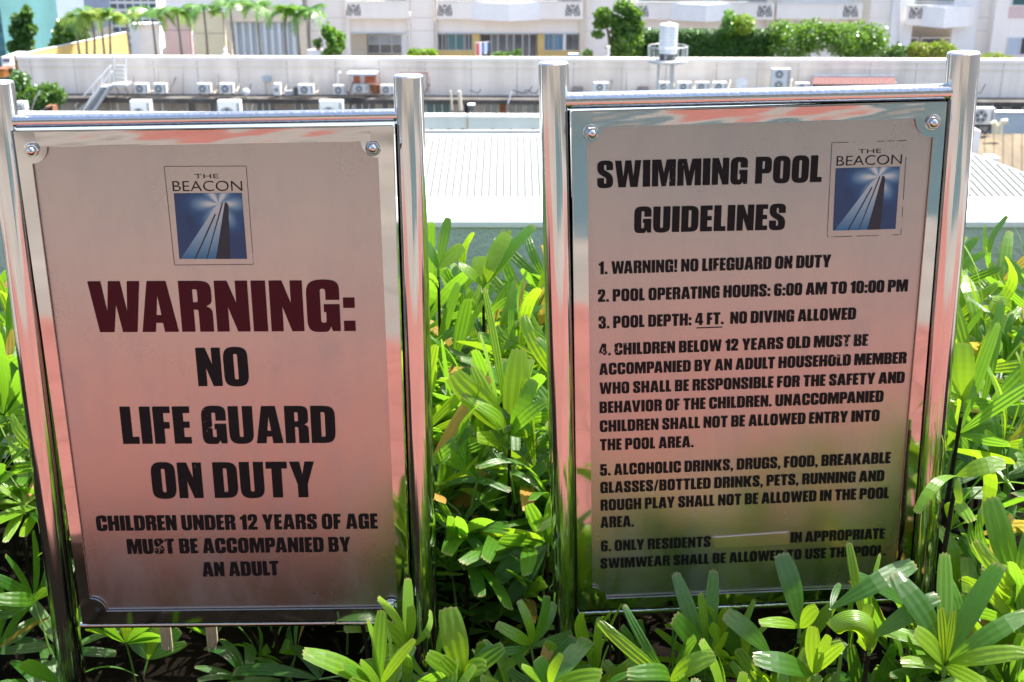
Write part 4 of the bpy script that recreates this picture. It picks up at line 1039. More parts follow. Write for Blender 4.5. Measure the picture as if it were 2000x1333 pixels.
acs = [(275, 174, 29, 20, 'first air conditioner from the left on the ledge, right of the metal stairs'), (312, 174, 27, 20, 'second air conditioner from the left on the ledge'),
 (398, 174, 28, 20, 'third air conditioner from the left on the ledge, below a small pot plant'), (442, 174, 28, 20, 'air conditioner on the ledge left of the small blue globe'),
 (541, 176, 14, 24, 'narrow air conditioner seen end on, left of the wall box'), (597, 176, 31, 20, 'wide air conditioner on the ledge right of the stacked black boxes'),
 (663, 177, 26, 19, 'air conditioner on the ledge left of the tarpaulin shelter'), (704, 174, 30, 18, 'air conditioner standing under the tarpaulin shelter'),
 (756, 176, 26, 18, 'air conditioner on the ledge left of the warning sign post'), (1174, 171, 28, 18, 'air conditioner on the ledge left of the water tank tower'),
 (1298, 170, 22, 17, 'air conditioner seen between the legs of the water tank tower'), (1337, 170, 26, 17, 'first of three matching air conditioners right of the water tank tower'),
 (1372, 170, 26, 17, 'second of three matching air conditioners right of the water tank tower'), (1406, 170, 26, 17, 'third of three matching air conditioners right of the water tank tower'),
 (1568, 172, 26, 18, 'small air conditioner beside the tall two-fan unit')]
for px, py, w, h, lab in acs: ac_unit(px, py, w, h, VA, lab)
ac_unit(1525, 156, 34, 42, VA, 'tall white two-fan air conditioner on the ledge', fans=2)
for px, w, lab in ((275, 44, 'large white roof condenser nearest the metal stairs'), (448, 48, 'large white roof condenser behind the middle of the warning sign rail'), (647, 48, 'large white roof condenser behind the right end of the warning sign rail')):
    ac_unit(px, 224, w, 53, 46, lab, 'large white condensers on the nearer roof')
ac_unit(40, 211, 22, 22, 46, 'white condenser beside the shrubs at the far left', 'large white condensers on the nearer roof')
# support roof for the nearer condensers
a = L3(-200, 228, 46); bb = L3(812, 228, 46)
f = Far('flat_roof', 400, 300, 46, 'grey flat roof carrying the large white condensers', 'roof'); f.part('slab', MB().box(a[0], 45.4, a[2]-.4, bb[0], 47.2, a[2]), 'stain')
f.part('wall', MB().box(a[0]+.2, 45.6, -26, bb[0]-.2, 47.0, a[2]-.41), 'lowwall')

def far_mb(name, label, cat, px, py, V, parts, group=None):
    f = Far(name, px, py, V, label, cat, group)
    for nm, mb, m in parts: f.part(nm, mb, m)
    return f
for px, lab in ((1128, 'grey louvred vent box on the wall left of the white air conditioner'), (1256, 'grey louvred vent box on the wall left of the water tank tower')):
    f = Far('vent_box', px, 183, VA+.6, lab, 'vent', 'louvred vent boxes on the podium wall')
    f.part('housing', rect(MB(), px-10, 172, px+10, 184, VA+.6, .3), 'rust')
    for k in range(4): f.part('louvre', rect(MB(), px-9.5, 172.5+k*2, px+9.5, 173.8+k*2, VA+.57, .03), 'grille')
far_mb('wall_box', 'small grey electrical box on the podium wall with a rust stain below', 'box', 520, 156, VP-.2, [('box', rect(MB(), 513, 150, 528, 160, VP-.2, .18), 'bluegrey'), ('stain', rect(MB(), 516, 160, 523, 184, VP-.012, .004), 'rust2' if 'rust2' in M else 'cream')])
b = MB().lathe([(.02, -.19), (.12, -.15), (.18, -.06), (.19, .03), (.14, .13), (.02, .18)], L3(480, 180, VA), 'z', 16)
far_mb('globe', 'small pale blue globe on the ledge', 'globe', 480, 185, VA, [('ball', b, 'shutter')])
f = Far('stacked_boxes', 572, 187, VA, 'small stack of dark boxes on the ledge', 'boxes'); f.part('box', rect(MB(), 555, 178, 570, 187, VA, .3), 'grille'); f.part('box', rect(MB(), 573, 170, 581, 187, VA, .3), 'darkmetal')
# loose cables and rust streaks along the ledge
rc2 = random.Random(11); cab = 0
for k_ in range(26):
    px = rc2.uniform(260, 1900)
    if rc2.random() < .5:
        y0 = rc2.uniform(128, 150); pod.part('wall_stain', MB().poly([L3(px-1.6, 186, VP-.008-.0003*k_), L3(px+1.6, 186, VP-.008-.0003*k_), L3(px+.5, y0, VP-.008-.0003*k_), L3(px-.4, y0, VP-.008-.0003*k_)]), 'washstain')
    else:
        w_ = rc2.uniform(12, 40); f = Far('cable', px, 180, VA+.4, ORD[min(13, cab)] + ' loose black cable counted along the podium wall ledge', 'cable', 'cables on the podium wall')
        cab += 1
        f.part('wire', MB().tube([L3(px, 176, VA+.5), L3(px+w_*.3, 182-rc2.uniform(0, 3), VA+.5), L3(px+w_*.7, 183, VA+.5), L3(px+w_, rc2.uniform(160, 178), VA+.5)], .022, 4), 'darkmetal')
# tarpaulin shelter
f = Far('shelter', 708, 187, VA-.1, 'makeshift shelter on the ledge with orange tarpaulin and a blue-grey roof sheet', 'shelter')
f.part('roof_sheet', MB().prism([(L3(679, 142, VA)[0], L3(679, 142, VA)[2]), (L3(737, 142, VA)[0], L3(737, 142, VA)[2]), (L3(733, 146, VA)[0], L3(733, 146, VA)[2]), (L3(687, 146, VA)[0], L3(687, 146, VA)[2])], 'y', VA-.4, VA+.6), 'bluegrey')
f.part('tarpaulin', rect(MB(), 690, 147, 703, 164, VA+.3, .1), 'tarp'); f.part('tarpaulin', rect(MB(), 712, 147, 735, 163, VA+.25, .1), 'tarp')
for px in (685, 733): f.part('post', rect(MB(), px-1, 146, px+1, 188, VA-.2, .06), 'rust')
f.part('junk', rect(MB(), 722, 166, 742, 184, VA+.3, .2), 'rust')
f = Far('shelter', 805, 187, VA, 'empty dark metal lean-to frame behind the right post of the warning sign', 'shelter')
for (x0, y0, x1, y1) in ((780, 142, 836, 144), (833, 144, 836, 182), (838, 150, 840, 186)): f.part('bar', rect(MB(), x0, y0, x1, y1, VA, .08), 'rust')
# wall plants and pipes
for px, lab in ((383, 'pipe'), (663, 'pipe')):
    pass
f = Far('vent_pipe', 660, 175, VP-.3, 'short white vent pipe standing against the podium wall', 'pipe'); f.part('pipe', MB().tube([L3(660, 172, VP-.3), L3(660, 146, VP-.3), L3(664, 141, VP-.3)], .07, 8), 'conc')
for px, y1, lab in ((882, 216, 'thin white downpipe below the ledge'), (899, 216, 'thick rusty white downpipe below the ledge')):
    f = Far('downpipe', px, y1, VP-1.5, lab, 'pipe', 'downpipes below the ledge'); f.part('pipe', MB().tube([L3(px-2, 178, VP-1.5), L3(px-1, 190, VP-1.5), L3(px+1, y1, VP-1.5)], .05 if px < 890 else .09, 8), 'cream', smooth=True)
f = Far('downpipe', 995, 205, VP-1.5, 'slanting thin white pipe below the ledge between two windows', 'pipe', 'downpipes below the ledge'); f.part('pipe', MB().tube([L3(999, 180, VP-1.5), L3(992, 203, VP-1.5)], .04, 6), 'white')
f = Far('flood_lamp', 919, 218, 41.2, 'small black floodlight box with a white top on the pale green parapet', 'lamp'); f.part('box', rect(MB(), 914, 207, 926, 217, 41.1, .2), 'darkmetal'); f.part('top', rect(MB(), 913, 204.5, 927, 207, 41.08, .25), 'white')
# satellite dish
f = Far('satellite_dish', 1448, 186, VA, 'white satellite dish beside the three matching air conditioners', 'dish')
c = L3(1448, 163, VA); f.part('dish', MB().lathe([(.28, .06), (.2, .03), (.02, 0)][::-1], (c[0], VA, c[2]), 'y', 20), 'white', smooth=True)
f.part('mast', MB().tube([(c[0], VA+.05, c[2]-.6), (c[0], VA+.05, c[2])], .03, 6), 'galv'); f.part('feed_arm', MB().tube([(c[0], VA, c[2]-.2), (c[0]+.25, VA-.3, c[2]-.05)], .015, 5), 'galv')
# red awning
f = Far('red_awning', 1668, 187, VA-.3, 'faded red tiled lean-to roof against the podium wall', 'roof')
za_, zb_ = L3(1600, 150, VP-.3)[2], L3(1600, 163, VA-.6)[2]
xa0, xa1, xb0, xb1 = L3(1590, 150, VP-.3)[0], L3(1748, 150, VP-.3)[0], L3(1586, 166, VA-.9)[0], L3(1750, 166, VA-.9)[0]
N = 20
for k in range(N):
    u0, u1 = k/N, (k+.94)/N
    f.part('tile_strip', MB().poly([(xa0+(xa1-xa0)*u0, VP-.3, za_), (xa0+(xa1-xa0)*u1, VP-.3, za_), (xb0+(xb1-xb0)*u1, VA-.9, zb_), (xb0+(xb1-xb0)*u0, VA-.9, zb_)])
        .poly([(xb0+(xb1-xb0)*u0, VA-.9, zb_), (xb0+(xb1-xb0)*u1, VA-.9, zb_), (xb0+(xb1-xb0)*u1, VA-.9, zb_-.08), (xb0+(xb1-xb0)*u0, VA-.9, zb_-.08)]), 'redroof')
f.part('ridge', MB().box(xa0, VP-.35, za_-.02, xa1, VP-.25, za_+.07), 'bluegrey'); f.part('back_wall', MB().box(xa0+.4, VA-.2, zb_-1.3, xa1-.1, VA, zb_-.02), 'lowwall')
f.part('post', MB().box(xb0+.1, VA-.85, zb_-1.2, xb0+.18, VA-.77, zb_-.09), 'rust')
# water tank tower
VK = 57.0
f = Far('water_tank', 1304, 186, VK, 'ribbed steel water tank on a tall round platform in front of the hedge', 'water tank')
cx = L3(1304.5, 100, VK)[0]; zb0 = L3(1304, 104, VK)[2]; zt0 = L3(1304, 45, VK)[2]; r = 17.5/F_PX*VK*1.02
prof = [(r*.3, zb0)]; nn = 9
prof.append((r*.96, zb0))
for k in range(nn):
    z1 = zb0+(zt0-zb0)*.94*(k+.15)/nn; z2 = zb0+(zt0-zb0)*.94*(k+.6)/nn
    prof += [(r, z1), (r*.955, z2)]
prof += [(r, zb0+(zt0-zb0)*.94), (r*.8, zt0-.03), (r*.25, zt0), (r*.2, zt0+.04)]
f.part('tank', MB().lathe(prof, (cx, VK, 0), 'z', 36), 'tank', smooth=False)
zp = L3(1304, 117, VK)[2]; rp = 38/F_PX*VK*1.02
f.part('platform', MB().lathe([(rp*.9, zp-.12), (rp, zp-.08), (rp, zp)], (cx, VK, 0), 'z', 36), 'galv')
f.part('tank_stand', MB().lathe([(r*.9, zp+.001), (r*.9, zb0-.001)], (cx, VK, 0), 'z', 24), 'darkmetal')
for k in range(14):
    t = k*2*math.pi/14; t2 = t+2*math.pi/14; p = lambda T, z: (cx+rp*.97*math.cos(T), VK+rp*.97*math.sin(T), z)
    f.part('guard_rail', MB().tube([p(t, zp), p(t, zp+.60)], .016, 4).tube([p(t, zp+.60), p(t2, zp+.60)], .016, 4).tube([p(t, zp), p(t+.22, zp+.60)], .010, 4), 'galv')
for (dx, dy) in ((-.55, -.3), (-.42, .3), (.22, -.3), (.38, .3)):
    f.part('leg', MB().tube([(cx+dx*.8, VK+dy, zp-.12), (cx+dx, VK+dy*1.2, -14)], .045, 6), 'galv')
f.part('brace', MB().tube([(cx-.5, VK-.3, zp-1.2), (cx+.32, VK-.3, zp-1.2)], .02, 5), 'galv')
f.part('ladder', MB().tube([(cx+.08, VK-.62, zp-.1), (cx+.08, VK-.62, -13)], .02, 4).tube([(cx-.10, VK-.62, zp-.1), (cx-.10, VK-.62, -13)], .02, 4), 'galv')

# metal stairs on the left
f = Far('metal_stairs', 190, 220, VP-1.6, 'galvanised metal stairs climbing the podium wall to a caged ladder', 'stairs')
VS = VP-1.8
def pp(x, y, V=VS): return L3(x, y, V)
f.part('landing', rect(MB(), 216, 165, 246, 169, VS, .9), 'galv')
for k in range(5): f.part('rung', rect(MB(), 225, 128+k*8, 242, 131+k*8, VS+.9, .12), 'galv')
for xx in (221.5, 245): f.part('ladder_side', MB().tube([pp(xx, 110, VS+.9), pp(xx, 166, VS+.9)], .05, 6), 'offwhite')
f.part('stringer', MB().tube([pp(216, 167), pp(178, 226)], .09, 6), 'galv'); f.part('stringer', MB().tube([pp(206, 167, VS+.9), pp(148, 222, VS+.9)], .09, 6), 'galv')
for k in range(11):
    u = k/10; f.part('tread', MB().box(*[min(a_, b_) for a_, b_ in zip((pp(213-36*u, 170+53*u)[0]-.55, VS, pp(0, 170+53*u)[2]-.02), (0, 1e9, 1e9))][:3], pp(213-36*u, 170+53*u)[0]+.05, VS+.85, pp(0, 170+53*u)[2]+.02), 'galv')
f.part('hand_rail', MB().tube([pp(216, 128, VS+.9), pp(146, 208, VS+.9)], .035, 6), 'white'); f.part('hand_rail', MB().tube([pp(218, 140), pp(172, 200)], .035, 6), 'white')
for u in (.0, .25, .5, .75, 1): f.part('baluster', MB().tube([pp(216-68*u, 130+77*u, VS+.9), pp(213-64*u, 168+50*u, VS+.9)], .02, 5), 'white')
f.part('bracket', MB().tube([pp(225, 169), pp(236, 186, VP-.1)], .04, 5), 'galv'); f.part('bracket', MB().tube([pp(243, 169), pp(252, 186, VP-.1)], .04, 5), 'galv')

# right: AC cage, pipes, blue wall, tan roof
far_mb('blue_wall', 'blue-grey rendered wall at the right edge behind the yellow pipes', 'wall', 1975, 262, 52, [('wall', rect(MB(), 1946, 222, 2200, 300, 52, .3), 'bluegrey'), ('coping', rect(MB(), 1944, 219, 2200, 222, 51.95, .4), 'white')])
ac_unit(1920, 228, 40, 33, 50, 'large air conditioner with a dark front beside the yellow pipes', None)
f = Far('metal_bracket', 1920, 262, 50, 'dark metal stand under the large air conditioner by the yellow pipes', 'stand')
for (p_, q_) in (((1903, 246), (1936, 246)), ((1905, 246), (1925, 262)), ((1934, 246), (1934, 262)), ((1925, 262), (1934, 247))): f.part('bar', MB().tube([L3(*p_, 50.1), L3(*q_, 50.1)], .04, 5), 'darkmetal')
for pts, lab in ((((1944, 262), (1944, 246), (1940, 238)), 'straight yellowish pipe rising from the tan roof'), (((1952, 262), (1953, 246), (1958, 238), (1967, 238)), 'bent yellowish pipe rising from the tan roof')):
    f = Far('roof_pipe', pts[0][0], 262, 49, lab, 'pipe', 'yellowish pipes on the tan roof'); f.part('pipe', MB().tube([L3(*p_, 49) for p_ in pts], .11, 10), 'paleyellow', smooth=True)
f = Far('white_post', 1903, 300, 46, 'short white post at the corner of the tan roof', 'post'); f.part('post', rect(MB(), 1897, 256, 1910, 302, 46, .3), 'white'); f.part('cap', rect(MB(), 1896, 254, 1911, 256, 45.95, .4), 'conc')
tr = Far('tan_roof', 1950, 262, 48, 'tan stained ribbed roof at the right edge below the blue wall', 'roof')
A0 = Vector(L3(1780, 262, 50.5)); A1 = Vector(L3(2400, 262, 50.5)); B0 = Vector(L3(1780, 400, 40)); B1 = Vector(L3(2400, 400, 40))
NS = 34
for k in range(NS):
    u0, u1 = k/NS, (k+1)/NS; a = A0.lerp(A1, u0); b2 = A0.lerp(A1, u1); c2 = B0.lerp(B1, u1); d2 = B0.lerp(B1, u0); up = Vector((0, 0, .05))
    tr.part('roof_sheet', MB().poly([a, a.lerp(b2, .85)+up*0, d2.lerp(c2, .85), d2]).poly([a.lerp(b2, .85), b2+up*0, c2, d2.lerp(c2, .85)]).poly([a.lerp(b2, .84), a.lerp(b2, .9)+up, d2.lerp(c2, .9)+up, d2.lerp(c2, .84)]), 'tan')
tr.part('eave', MB().box(B0.x, B0.y-.1, -26, B1.x, B0.y, B0.z-.05), 'lowwall')
f = Far('skylight', 1943, 318, 43.5, 'small white skylight on the tan roof', 'skylight'); f.part('dome', rect(MB(), 1930, 309, 1952, 316, 44.5, .6), 'white')

# ------------------------------------------------------------------ far planting
def leaf_cloud(blobs, n, size, rr):
    b = MB()
    tot = sum(bl[1][0]*bl[1][1]*bl[1][2] for bl in blobs)
    for c, r in blobs:
        for _ in range(int(n*r[0]*r[1]*r[2]/tot)):
            while True:
                p = Vector((rr.uniform(-1, 1), rr.uniform(-1, 1), rr.uniform(-1, 1)))
                if .25 < p.length < 1: break
            p = p*(p.length**-.35) if p.length > .3 else p
            p = p*(1 + .28*math.sin(p.x*7+c[0]*3)*math.sin(p.z*6+c[2])*math.cos(p.y*5) + rr.uniform(-.12, .16))
            q = Vector((c[0]+p.x*r[0], c[1]+p.y*r[1], c[2]+p.z*r[2]))
            a = Vector((rr.uniform(-1, 1), rr.uniform(-1, 1), rr.uniform(-1, .4))).normalized()*size*rr.uniform(.6, 1.3)
            s_ = a.cross(Vector((rr.uniform(-1, 1), rr.uniform(-1, 1), rr.uniform(-1, 1)))).normalized()*size*.42
            b.v += [tuple(q-a*.5), tuple(q+s_), tuple(q+a*.5), tuple(q-s_)]; k = len(b.v); b.f.append((k-4, k-3, k-2, k-1))
    return b
def leaf_part(f, name, b, m, parent=None):
    v = [(x-f.b[0], y-f.b[1], z-f.b[2]) for x, y, z in b.v]
    me = bpy.data.meshes.new(name); me.from_pydata(v, [], b.f); me.materials.append(M[m])
    return add(name, me, parent or f.o)
rf = random.Random(5)
# tree left of the hedge
VH = 66.0
def blob(px, py, rx, ry, V=VH, rz=None):
    c = L3(px, py, V); k = V/F_PX*1.0; return (c, (rx*k, (rz or (rx+ry)/2)*k, ry*k))
f = Far('leafy_tree', 1192, 115, VH, 'round-crowned green tree at the left end of the clipped hedge', 'tree')
leaf_part(f, 'crown', leaf_cloud([blob(1178, 30, 16, 14), blob(1218, 14, 18, 13), blob(1236, 28, 17, 14), blob(1200, 42, 18, 12), blob(1228, 48, 20, 12), blob(1244, 50, 12, 12), blob(1168, 68, 12, 7), blob(1172, 48, 12, 10), blob(1206, 62, 14, 8)], 3600, .19, rf), 'bush')
f.part('trunk', MB().tube([L3(1194, 118, VH), L3(1191, 85, VH), L3(1187, 60, VH), L3(1180, 40, VH)], [.10, .08, .06, .03], 8).tube([L3(1191, 85, VH), L3(1206, 55, VH), L3(1222, 30, VH)], [.07, .05, .02], 6), 'bark')
f = Far('clipped_hedge', 1360, 115, VH, 'long clipped green hedge with a flat top on the terrace', 'hedge')
h0 = L3(1240, 62, VH); h1 = L3(1505, 114, VH)
b = MB()
def face_leaves(x0, y0, x1, y1, V, depth, n, size, rr):
    b = MB(); a = L3(x0, y0, V); c = L3(x1, y1, V)
    for _ in range(n):
        u = rr.random(); top = rr.random() < .3
        p = Vector((a[0]+(c[0]-a[0])*u, V+rr.uniform(0, depth), a[2]+rr.uniform(-.06, .07))) if top else Vector((a[0]+(c[0]-a[0])*u, V+rr.uniform(-.08, .10), c[2]+(a[2]-c[2])*rr.random()))
        q = Vector((rr.uniform(-1, 1), rr.uniform(-1, 1), rr.uniform(-1, 1))).normalized()*size*rr.uniform(.6, 1.2); s_ = q.orthogonal().normalized()*size*.4
        b.v += [tuple(p-q*.5), tuple(p+s_), tuple(p+q*.5), tuple(p-s_)]; k = len(b.v); b.f.append((k-4, k-3, k-2, k-1))
    return b
leaf_part(f, 'foliage', face_leaves(1235, 62, 1510, 116, VH, .9, 9000, .12, rf), 'hedge')
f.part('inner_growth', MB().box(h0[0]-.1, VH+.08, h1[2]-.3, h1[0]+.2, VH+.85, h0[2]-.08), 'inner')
def bush(name, label, blobs, n, size, m, px, py, V, cat='shrub', group=None):
    f = Far(name, px, py, V, label, cat, group); leaf_part(f, 'foliage', leaf_cloud(blobs, n, size, rf), m)
    f.part('stem', MB().tube([L3(px, py+3, V), L3(px+2, blobs[0][0][2] and py-12, V)], [.05, .03], 5), 'bark'); return f
bush('rounded_bush', 'loose green bush at the left end of the clipped hedge under the tree', [blob(1222, 88, 32, 28), blob(1205, 100, 18, 16), blob(1242, 80, 18, 20)], 3600, .14, 'bush', 1215, 115, VH-.3)
bush('tall_shrub', 'tall thin-leaved shrub rising above the middle of the hedge', [blob(1424, 45, 12, 24), blob(1415, 55, 8, 14)], 900, .15, 'frondgreen', 1424, 80, VH+1.2)
bush('tall_shrub', 'yellow-green shrub rising above the hedge, right of the thin-leaved one', [blob(1452, 48, 20, 18), blob(1440, 52, 12, 14)], 1500, .14, 'frondyellow', 1452, 80, VH+1.1)
bush('overgrown_bush', 'overgrown bright bush continuing the hedge to the right', [blob(1545, 82, 45, 34), blob(1520, 62, 22, 20), blob(1585, 72, 35, 30), blob(1612, 60, 22, 16)], 5200, .15, 'bush', 1560, 115, VH-.2)
bush('overgrown_bush', 'last bright bush at the right end of the hedge', [blob(1660, 80, 48, 34), blob(1705, 74, 28, 26), blob(1640, 62, 22, 14), blob(1690, 92, 42, 24)], 5200, .15, 'bush', 1670, 115, VH-.2)
bush('yellow_shrub', 'yellowish shrub in the recess under the right balcony', [blob(1800, 98, 26, 14), blob(1840, 97, 26, 14), blob(1780, 104, 12, 14)], 2200, .15, 'shrubyellow', 1815, 118, VH)
bush('dark_shrub', 'dark shrub between the hedge and the right balcony recess', [blob(1752, 102, 16, 14), blob(1730, 106, 12, 10)], 900, .13, 'hedge', 1745, 117, VH)
bush('low_plants', 'low light green plants in front of the wall left of the yellow bay', [blob(825, 106, 26, 9), blob(842, 104, 12, 8), blob(806, 103, 10, 8)], 1200, .16, 'frondyellow', 825, 114, VH-2)
bush('low_plants', 'low dark plants in front of the sliding doors', [blob(985, 107, 24, 6), blob(1012, 104, 8, 9)], 600, .12, 'hedge', 990, 114, VH-2)
bush('low_plants', 'sparse low plants left of the tree', [blob(1148, 106, 10, 9)], 300, .12, 'frondgreen', 1148, 114, VH-2)
bush('low_plants', 'dry sparse plants on the wall at the right edge', [blob(1938, 112, 22, 9), blob(1965, 115, 18, 6)], 500, .12, 'shrubyellow', 1940, 120, VP+.6)
bush('leaning_palm', 'drooping bushy palm right of the palm row', [blob(655, 85, 16, 22), blob(640, 62, 12, 14), blob(665, 75, 9, 12), blob(645, 104, 14, 9)], 1300, .22, 'frondgreen', 650, 114, VH-1, 'palm')
bush('corner_shrubs', 'dense green shrubs below the left corner of the podium', [blob(75, 195, 42, 26, 50), blob(40, 165, 18, 24, 50), blob(105, 185, 22, 18, 50), blob(60, 215, 40, 16, 50), blob(30, 150, 10, 12, 50)], 5200, .16, 'hedge', 70, 215, 50)
# pot plant, laundry, small things on the terrace
f = Far('pot_plant', 621, 100, VH, 'small potted palm on a white box beside the palm row', 'plant'); f.part('pot', rect(MB(), 617, 91, 625, 99, VH, .2), 'rust'); leaf_part(f, 'foliage', leaf_cloud([blob(621, 84, 9, 8)], 120, .16, rf), 'hedge')
f = Far('white_box', 612, 114, VH, 'white box standing on the terrace under the potted palm', 'box'); f.part('box', rect(MB(), 600, 99.5, 627, 114, VH, .4), 'shutter'); f.part('lid', rect(MB(), 599, 98.3, 628, 99.4, VH-.03, .46), 'white')
f = Far('statue', 443, 115, VH-2, 'small white figure with a rusty rod in front of the cream wall', 'statue')
f.part('figure', MB().lathe([(.16, 0), (.2, .15), (.12, .3), (.07, .38), (.09, .46), (.02, .55)], L3(441, 115, VH-2), 'z', 12), 'white', smooth=True); f.part('rod', MB().tube([L3(446, 108, VH-2), L3(445, 80, VH-2)], .025, 5), 'rust')
f = Far('laundry_rack', 945, 114, VH-1.5, 'laundry hanging on a rack in front of the sliding doors', 'laundry')
for k, (x0, y0, x1, y1, m) in enumerate(((930, 85, 936, 108, 'clothred'), (936, 83, 941, 112, 'cloth'), (941, 86, 946, 104, 'clothblue'), (945, 82, 951, 106, 'cloth'), (950, 84, 954, 100, 'clothblue'))):
    f.part('cloth', rect(MB(), x0, y0, x1, y1, VH-1.5+k*.05, .03), m)
f.part('rack', MB().tube([L3(928, 84, VH-1.4), L3(956, 82, VH-1.4)], .02, 5).tube([L3(929, 84, VH-1.4), L3(929, 114, VH-1.4)], .02, 5), 'galv')
f = Far('blue_crate', 1120, 114, VH-2, 'blue plastic crate below the right window of the yellow bay', 'crate'); f.part('crate', rect(MB(), 1111, 107, 1129, 114, VH-2, .4), 'blueobj'); f.part('rim', rect(MB(), 1110, 106, 1130, 107.4, VH-2.02, .45), 'shutter')
f = Far('white_post', 1188, 114, VH-1.5, 'white post at the foot of the round-crowned tree', 'post'); f.part('post', rect(MB(), 1186, 92, 1191, 114, VH-1.5, .15), 'white'); f.part('cap', rect(MB(), 1185, 91, 1192, 92, VH-1.53, .2), 'conc')

# palms
def frond_mesh(rr, droop, Lf):
    b = MB(); n = 16; pts = []
    for i in range(n+1):
        t = i/n; pts.append(Vector((t*Lf*(1-.25*t), 0, Lf*(.42*t - droop*t*t))))
    b.tube(pts, [.018*(1-.8*i/n) for i in range(n+1)], 3, cap=False)
    for i in range(2, n+1):
        t = i/n; p = pts[i]; d = (pts[i]-pts[i-1]).normalized(); ln = Lf*.34*math.sin(math.pi*min(1, .15+t*.85))**.6+.05
        for sgn in (-1, 1):
            for q in (0, .5):
                p2 = p - (pts[i]-pts[i-1])*q
                tip = p2 + Vector((d.x*.55, sgn*.75, -.30 - .35*rr.random()))*ln; w = d*.022
                b.poly([p2-w, p2+w, tip+w*.1, tip-w*.1])
    return b
FR = []
for mname in ('frondgreen', 'frondyellow'):
    for dr in (.4, .75, 1.15):
        bm_ = frond_mesh(rf, dr, 1.0); me = bpy.data.meshes.new('frond'); me.from_pydata(bm_.v, [], bm_.f); me.materials.append(M[mname]); FR.append(me)
PALMS = [(147, 40, 157, 117, 1), (166, 34, 170, 117, 1), (181, 36, 185, 117, 1), (196, 34, 205, 117, 1), (214, 36, 216, 116, 1), (247, 40, 256, 116, 1), (296, 30, 306, 115, 0),
         (346, 28, 356, 114, 0), (398, 22, 406, 114, 0), (449, 14, 459, 113, 0), (500, 16, 510, 113, 0), (558, 26, 560, 113, 0), (580, 30, 586, 113, 0), (604, 26, 607, 113, 0)]
plab = ['leftmost slender palm of the terrace row', 'second slender palm from the left', 'third slender palm from the left', 'fourth slender palm from the left', 'fifth slender palm from the left', 'palm at the inner end of the yellow parapet',
        'palm in front of the white wall', 'palm in front of the pink wall', 'palm in front of the pale yellow wall', 'palm at the left edge of the blue shutters', 'palm in front of the middle of the blue shutters', 'palm near the right end of the blue shutters',
        'palm just right of the blue shutters', 'rightmost palm of the row with long hanging fronds']
for k, (cx_, cy_, bx_, by_, yl) in enumerate(PALMS):
    V = VP + (5.5 if k > 5 else 4.5-.0*k)
    f = Far('palm_tree', bx_, by_, V, plab[k], 'palm tree', 'row of slender palms on the roof terrace')
    c = Vector(L3(cx_, cy_, V)); bs = Vector(L3(bx_, by_, V)); md = c.lerp(bs, .5)+Vector((rf.uniform(-.05, .05), 0, 0))
    f.part('trunk', MB().tube([tuple(bs-Vector((0, 0, 1))), tuple(bs), tuple(md), tuple(c)], [.085, .08, .06, .05], 8), 'trunk', smooth=True)
    f.part('crownshaft', MB().tube([tuple(c), tuple(c+Vector((0, 0, .22)))], [.06, .035], 8), 'frondgreen', smooth=True)
    nfr = 12
    for j in range(nfr):
        az = j*2*math.pi/nfr*1.0 + rf.uniform(-.25, .25); sc = rf.uniform(.95, 1.4)*(1.0 if k < 6 else 1.1)
        o = bpy.data.objects.new('frond', FR[(3 if (yl and rf.random() < .7) else 0)+rf.randrange(3)]); col.objects.link(o); o.parent = f.o
        o.location = c + Vector((0, 0, .18)) - Vector(f.b); o.rotation_euler = (rf.uniform(-.2, .2), rf.uniform(-.35, .15), az); o.scale = (sc, sc, sc)

M['cteal'] = mat('teal_cladding', (.10, .26, .27), .4, var=.3, vscale=.1)
M['cblue'] = mat('pale_blue_cladding', (.30, .37, .50), .4, var=.2, vscale=.1)
M['cdark'] = mat('dark_blue_cladding', (.07, .10, .17), .5, var=.4, vscale=.1)
# city at the far left
def tower(name, x0, y0, x1, V, d, label, wall, pane, nx, ny, y_bottom=260):
    f = Far(name, (x0+x1)/2, y_bottom, V, label, 'building')
    a = L3(x0, y0, V); c = L3(x1, y_bottom, V); f.part('wall', MB().box(a[0], V, -26, c[0], V+d, a[2]), wall)
    f.part('roof', MB().box(a[0]-.3, V-.3, a[2], c[0]+.3, V+d+.3, a[2]+.8), wall)
    W_, H_ = c[0]-a[0], a[2]+26
    me = MB().box(0, -.08, 0, W_/nx*.78, -.01, H_/ny*.62).mesh('window'); me.materials.append(M[pane])
    for i in range(nx):
        for j in range(ny):
            o = bpy.data.objects.new('window', me); col.objects.link(o); o.parent = f.o
            o.location = (a[0]+W_*(i+.11)/nx-f.b[0], V-f.b[1], -26+H_*(j+.2)/ny-f.b[2])
    return f
tower('office_tower', -260, -260, 34, 170, 20, 'teal glass office tower at the far left edge', 'cteal', 'tealglass', 10, 16)
tower('office_tower', 62, -280, 96, 190, 14, 'slim pale blue tower behind the left end of the podium', 'cblue', 'blueglass', 3, 20)
tower('office_tower', 97, -200, 190, 230, 20, 'dark blue tower behind the yellowish palms', 'cdark', 'glass', 6, 16)
tower('office_tower', 200, -120, 330, 210, 20, 'grey tower far behind the palm row', 'conc', 'glass', 6, 14)
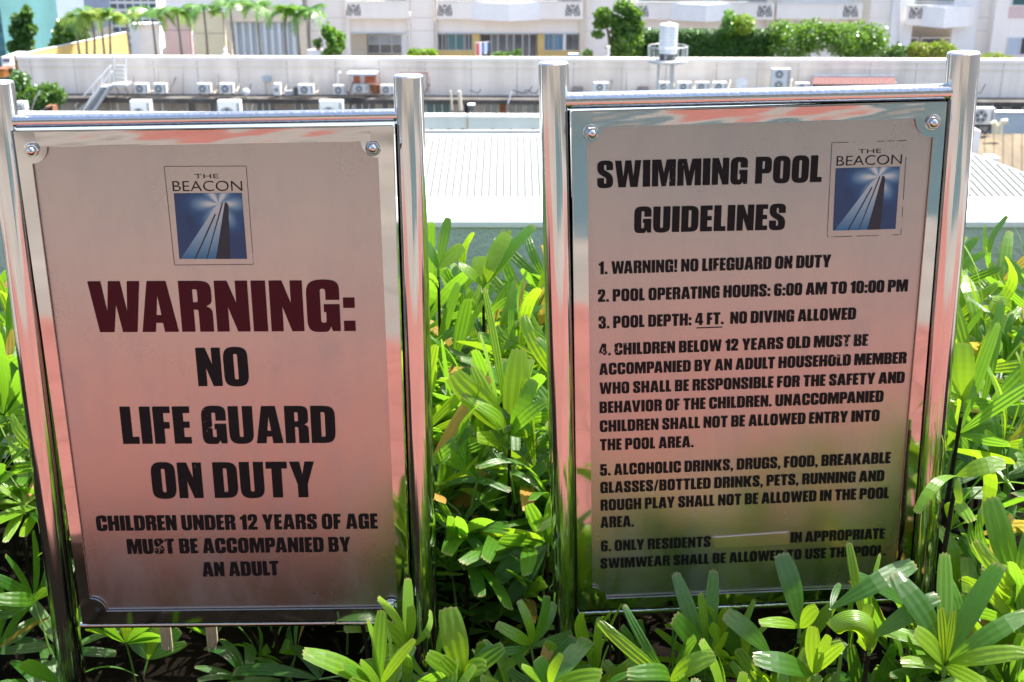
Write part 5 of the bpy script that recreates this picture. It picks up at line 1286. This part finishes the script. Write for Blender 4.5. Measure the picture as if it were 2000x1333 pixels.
f = Far('street_tree', 48, 120, 140, 'dark green street tree between the teal tower and the pale blue tower', 'tree'); leaf_part(f, 'crown', leaf_cloud([blob(38, 40, 13, 12, 140), blob(52, 28, 10, 14, 140), blob(58, 58, 12, 12, 140), blob(40, 66, 15, 12, 140), blob(52, 88, 13, 14, 140), blob(30, 92, 14, 12, 140), blob(26, 60, 8, 9, 140)], 2300, .55, rf), 'hedge'); f.part('trunk', MB().tube([L3(48, 180, 140), L3(48, 60, 140)], .4, 8), 'bark')
f = Far('street_tree', 128, 110, 110, 'light green tree behind the end of the yellow parapet', 'tree'); leaf_part(f, 'crown', leaf_cloud([blob(130, 68, 22, 28, 110), blob(118, 88, 20, 18, 110), blob(150, 60, 20, 26, 110)], 3200, .40, rf), 'bush'); f.part('trunk', MB().tube([L3(130, 150, 110), L3(130, 70, 110)], .3, 8), 'bark')
f = Far('delivery_van', 10, 138, 120, 'small white van parked in the street at the far left edge', 'van')
f.part('body', rect(MB(), 2, 112, 22, 128, 120, 4), 'white'); f.part('cab', rect(MB(), 3, 128, 21, 136, 119.6, 3), 'white'); f.part('windscreen', rect(MB(), 5, 116, 19, 122, 119.9, .08), 'glass')
for px in (5, 19): f.part('wheel', MB().lathe([(.4, 0), (.4, .25)], L3(px, 136, 119.5), 'y', 12), 'darkmetal')
f = Far('orange_kiosk', 3, 152, 118, 'small orange kiosk in the street beside the white van', 'kiosk'); f.part('kiosk', rect(MB(), -6, 138, 8, 152, 118, 2), 'orange'); f.part('roof', rect(MB(), -8, 135, 10, 138, 117.7, 2.6), 'rust')
f = Far('metal_roof', 85, 215, 47, 'small grey sheet roof leaning over junk at the left corner', 'roof')
f.part('sheet', MB().poly([L3(62, 222, 46.5), L3(100, 206, 46.5), L3(106, 208, 48), L3(70, 224, 48)]), 'bluegrey'); f.part('junk', rect(MB(), 88, 209, 104, 222, 47.5, .5), 'rust')

# ================================================================== BEHIND THE CAMERA (mirrored in the steel)
bc = empty('poolside_building', (0, -13, 0), 0, 'beige building beyond the pool, behind the camera', 'building')
MB().box(-14, -6, -.3, 14, 0, 9).build('wall', M['stone'], bc); MB().box(-14.2, -6.2, 9.001, 14.2, .3, 9.4).build('roof', M['white'], bc)
win = MB().box(-.9, .001, 0, .9, .06, 1.7).mesh('window'); win.materials.append(M['glass'])
for i in range(-5, 6):
    for j in range(3):
        o = bpy.data.objects.new('window', win); col.objects.link(o); o.parent = bc; o.location = (i*2.5, .0, .9+j*2.9)
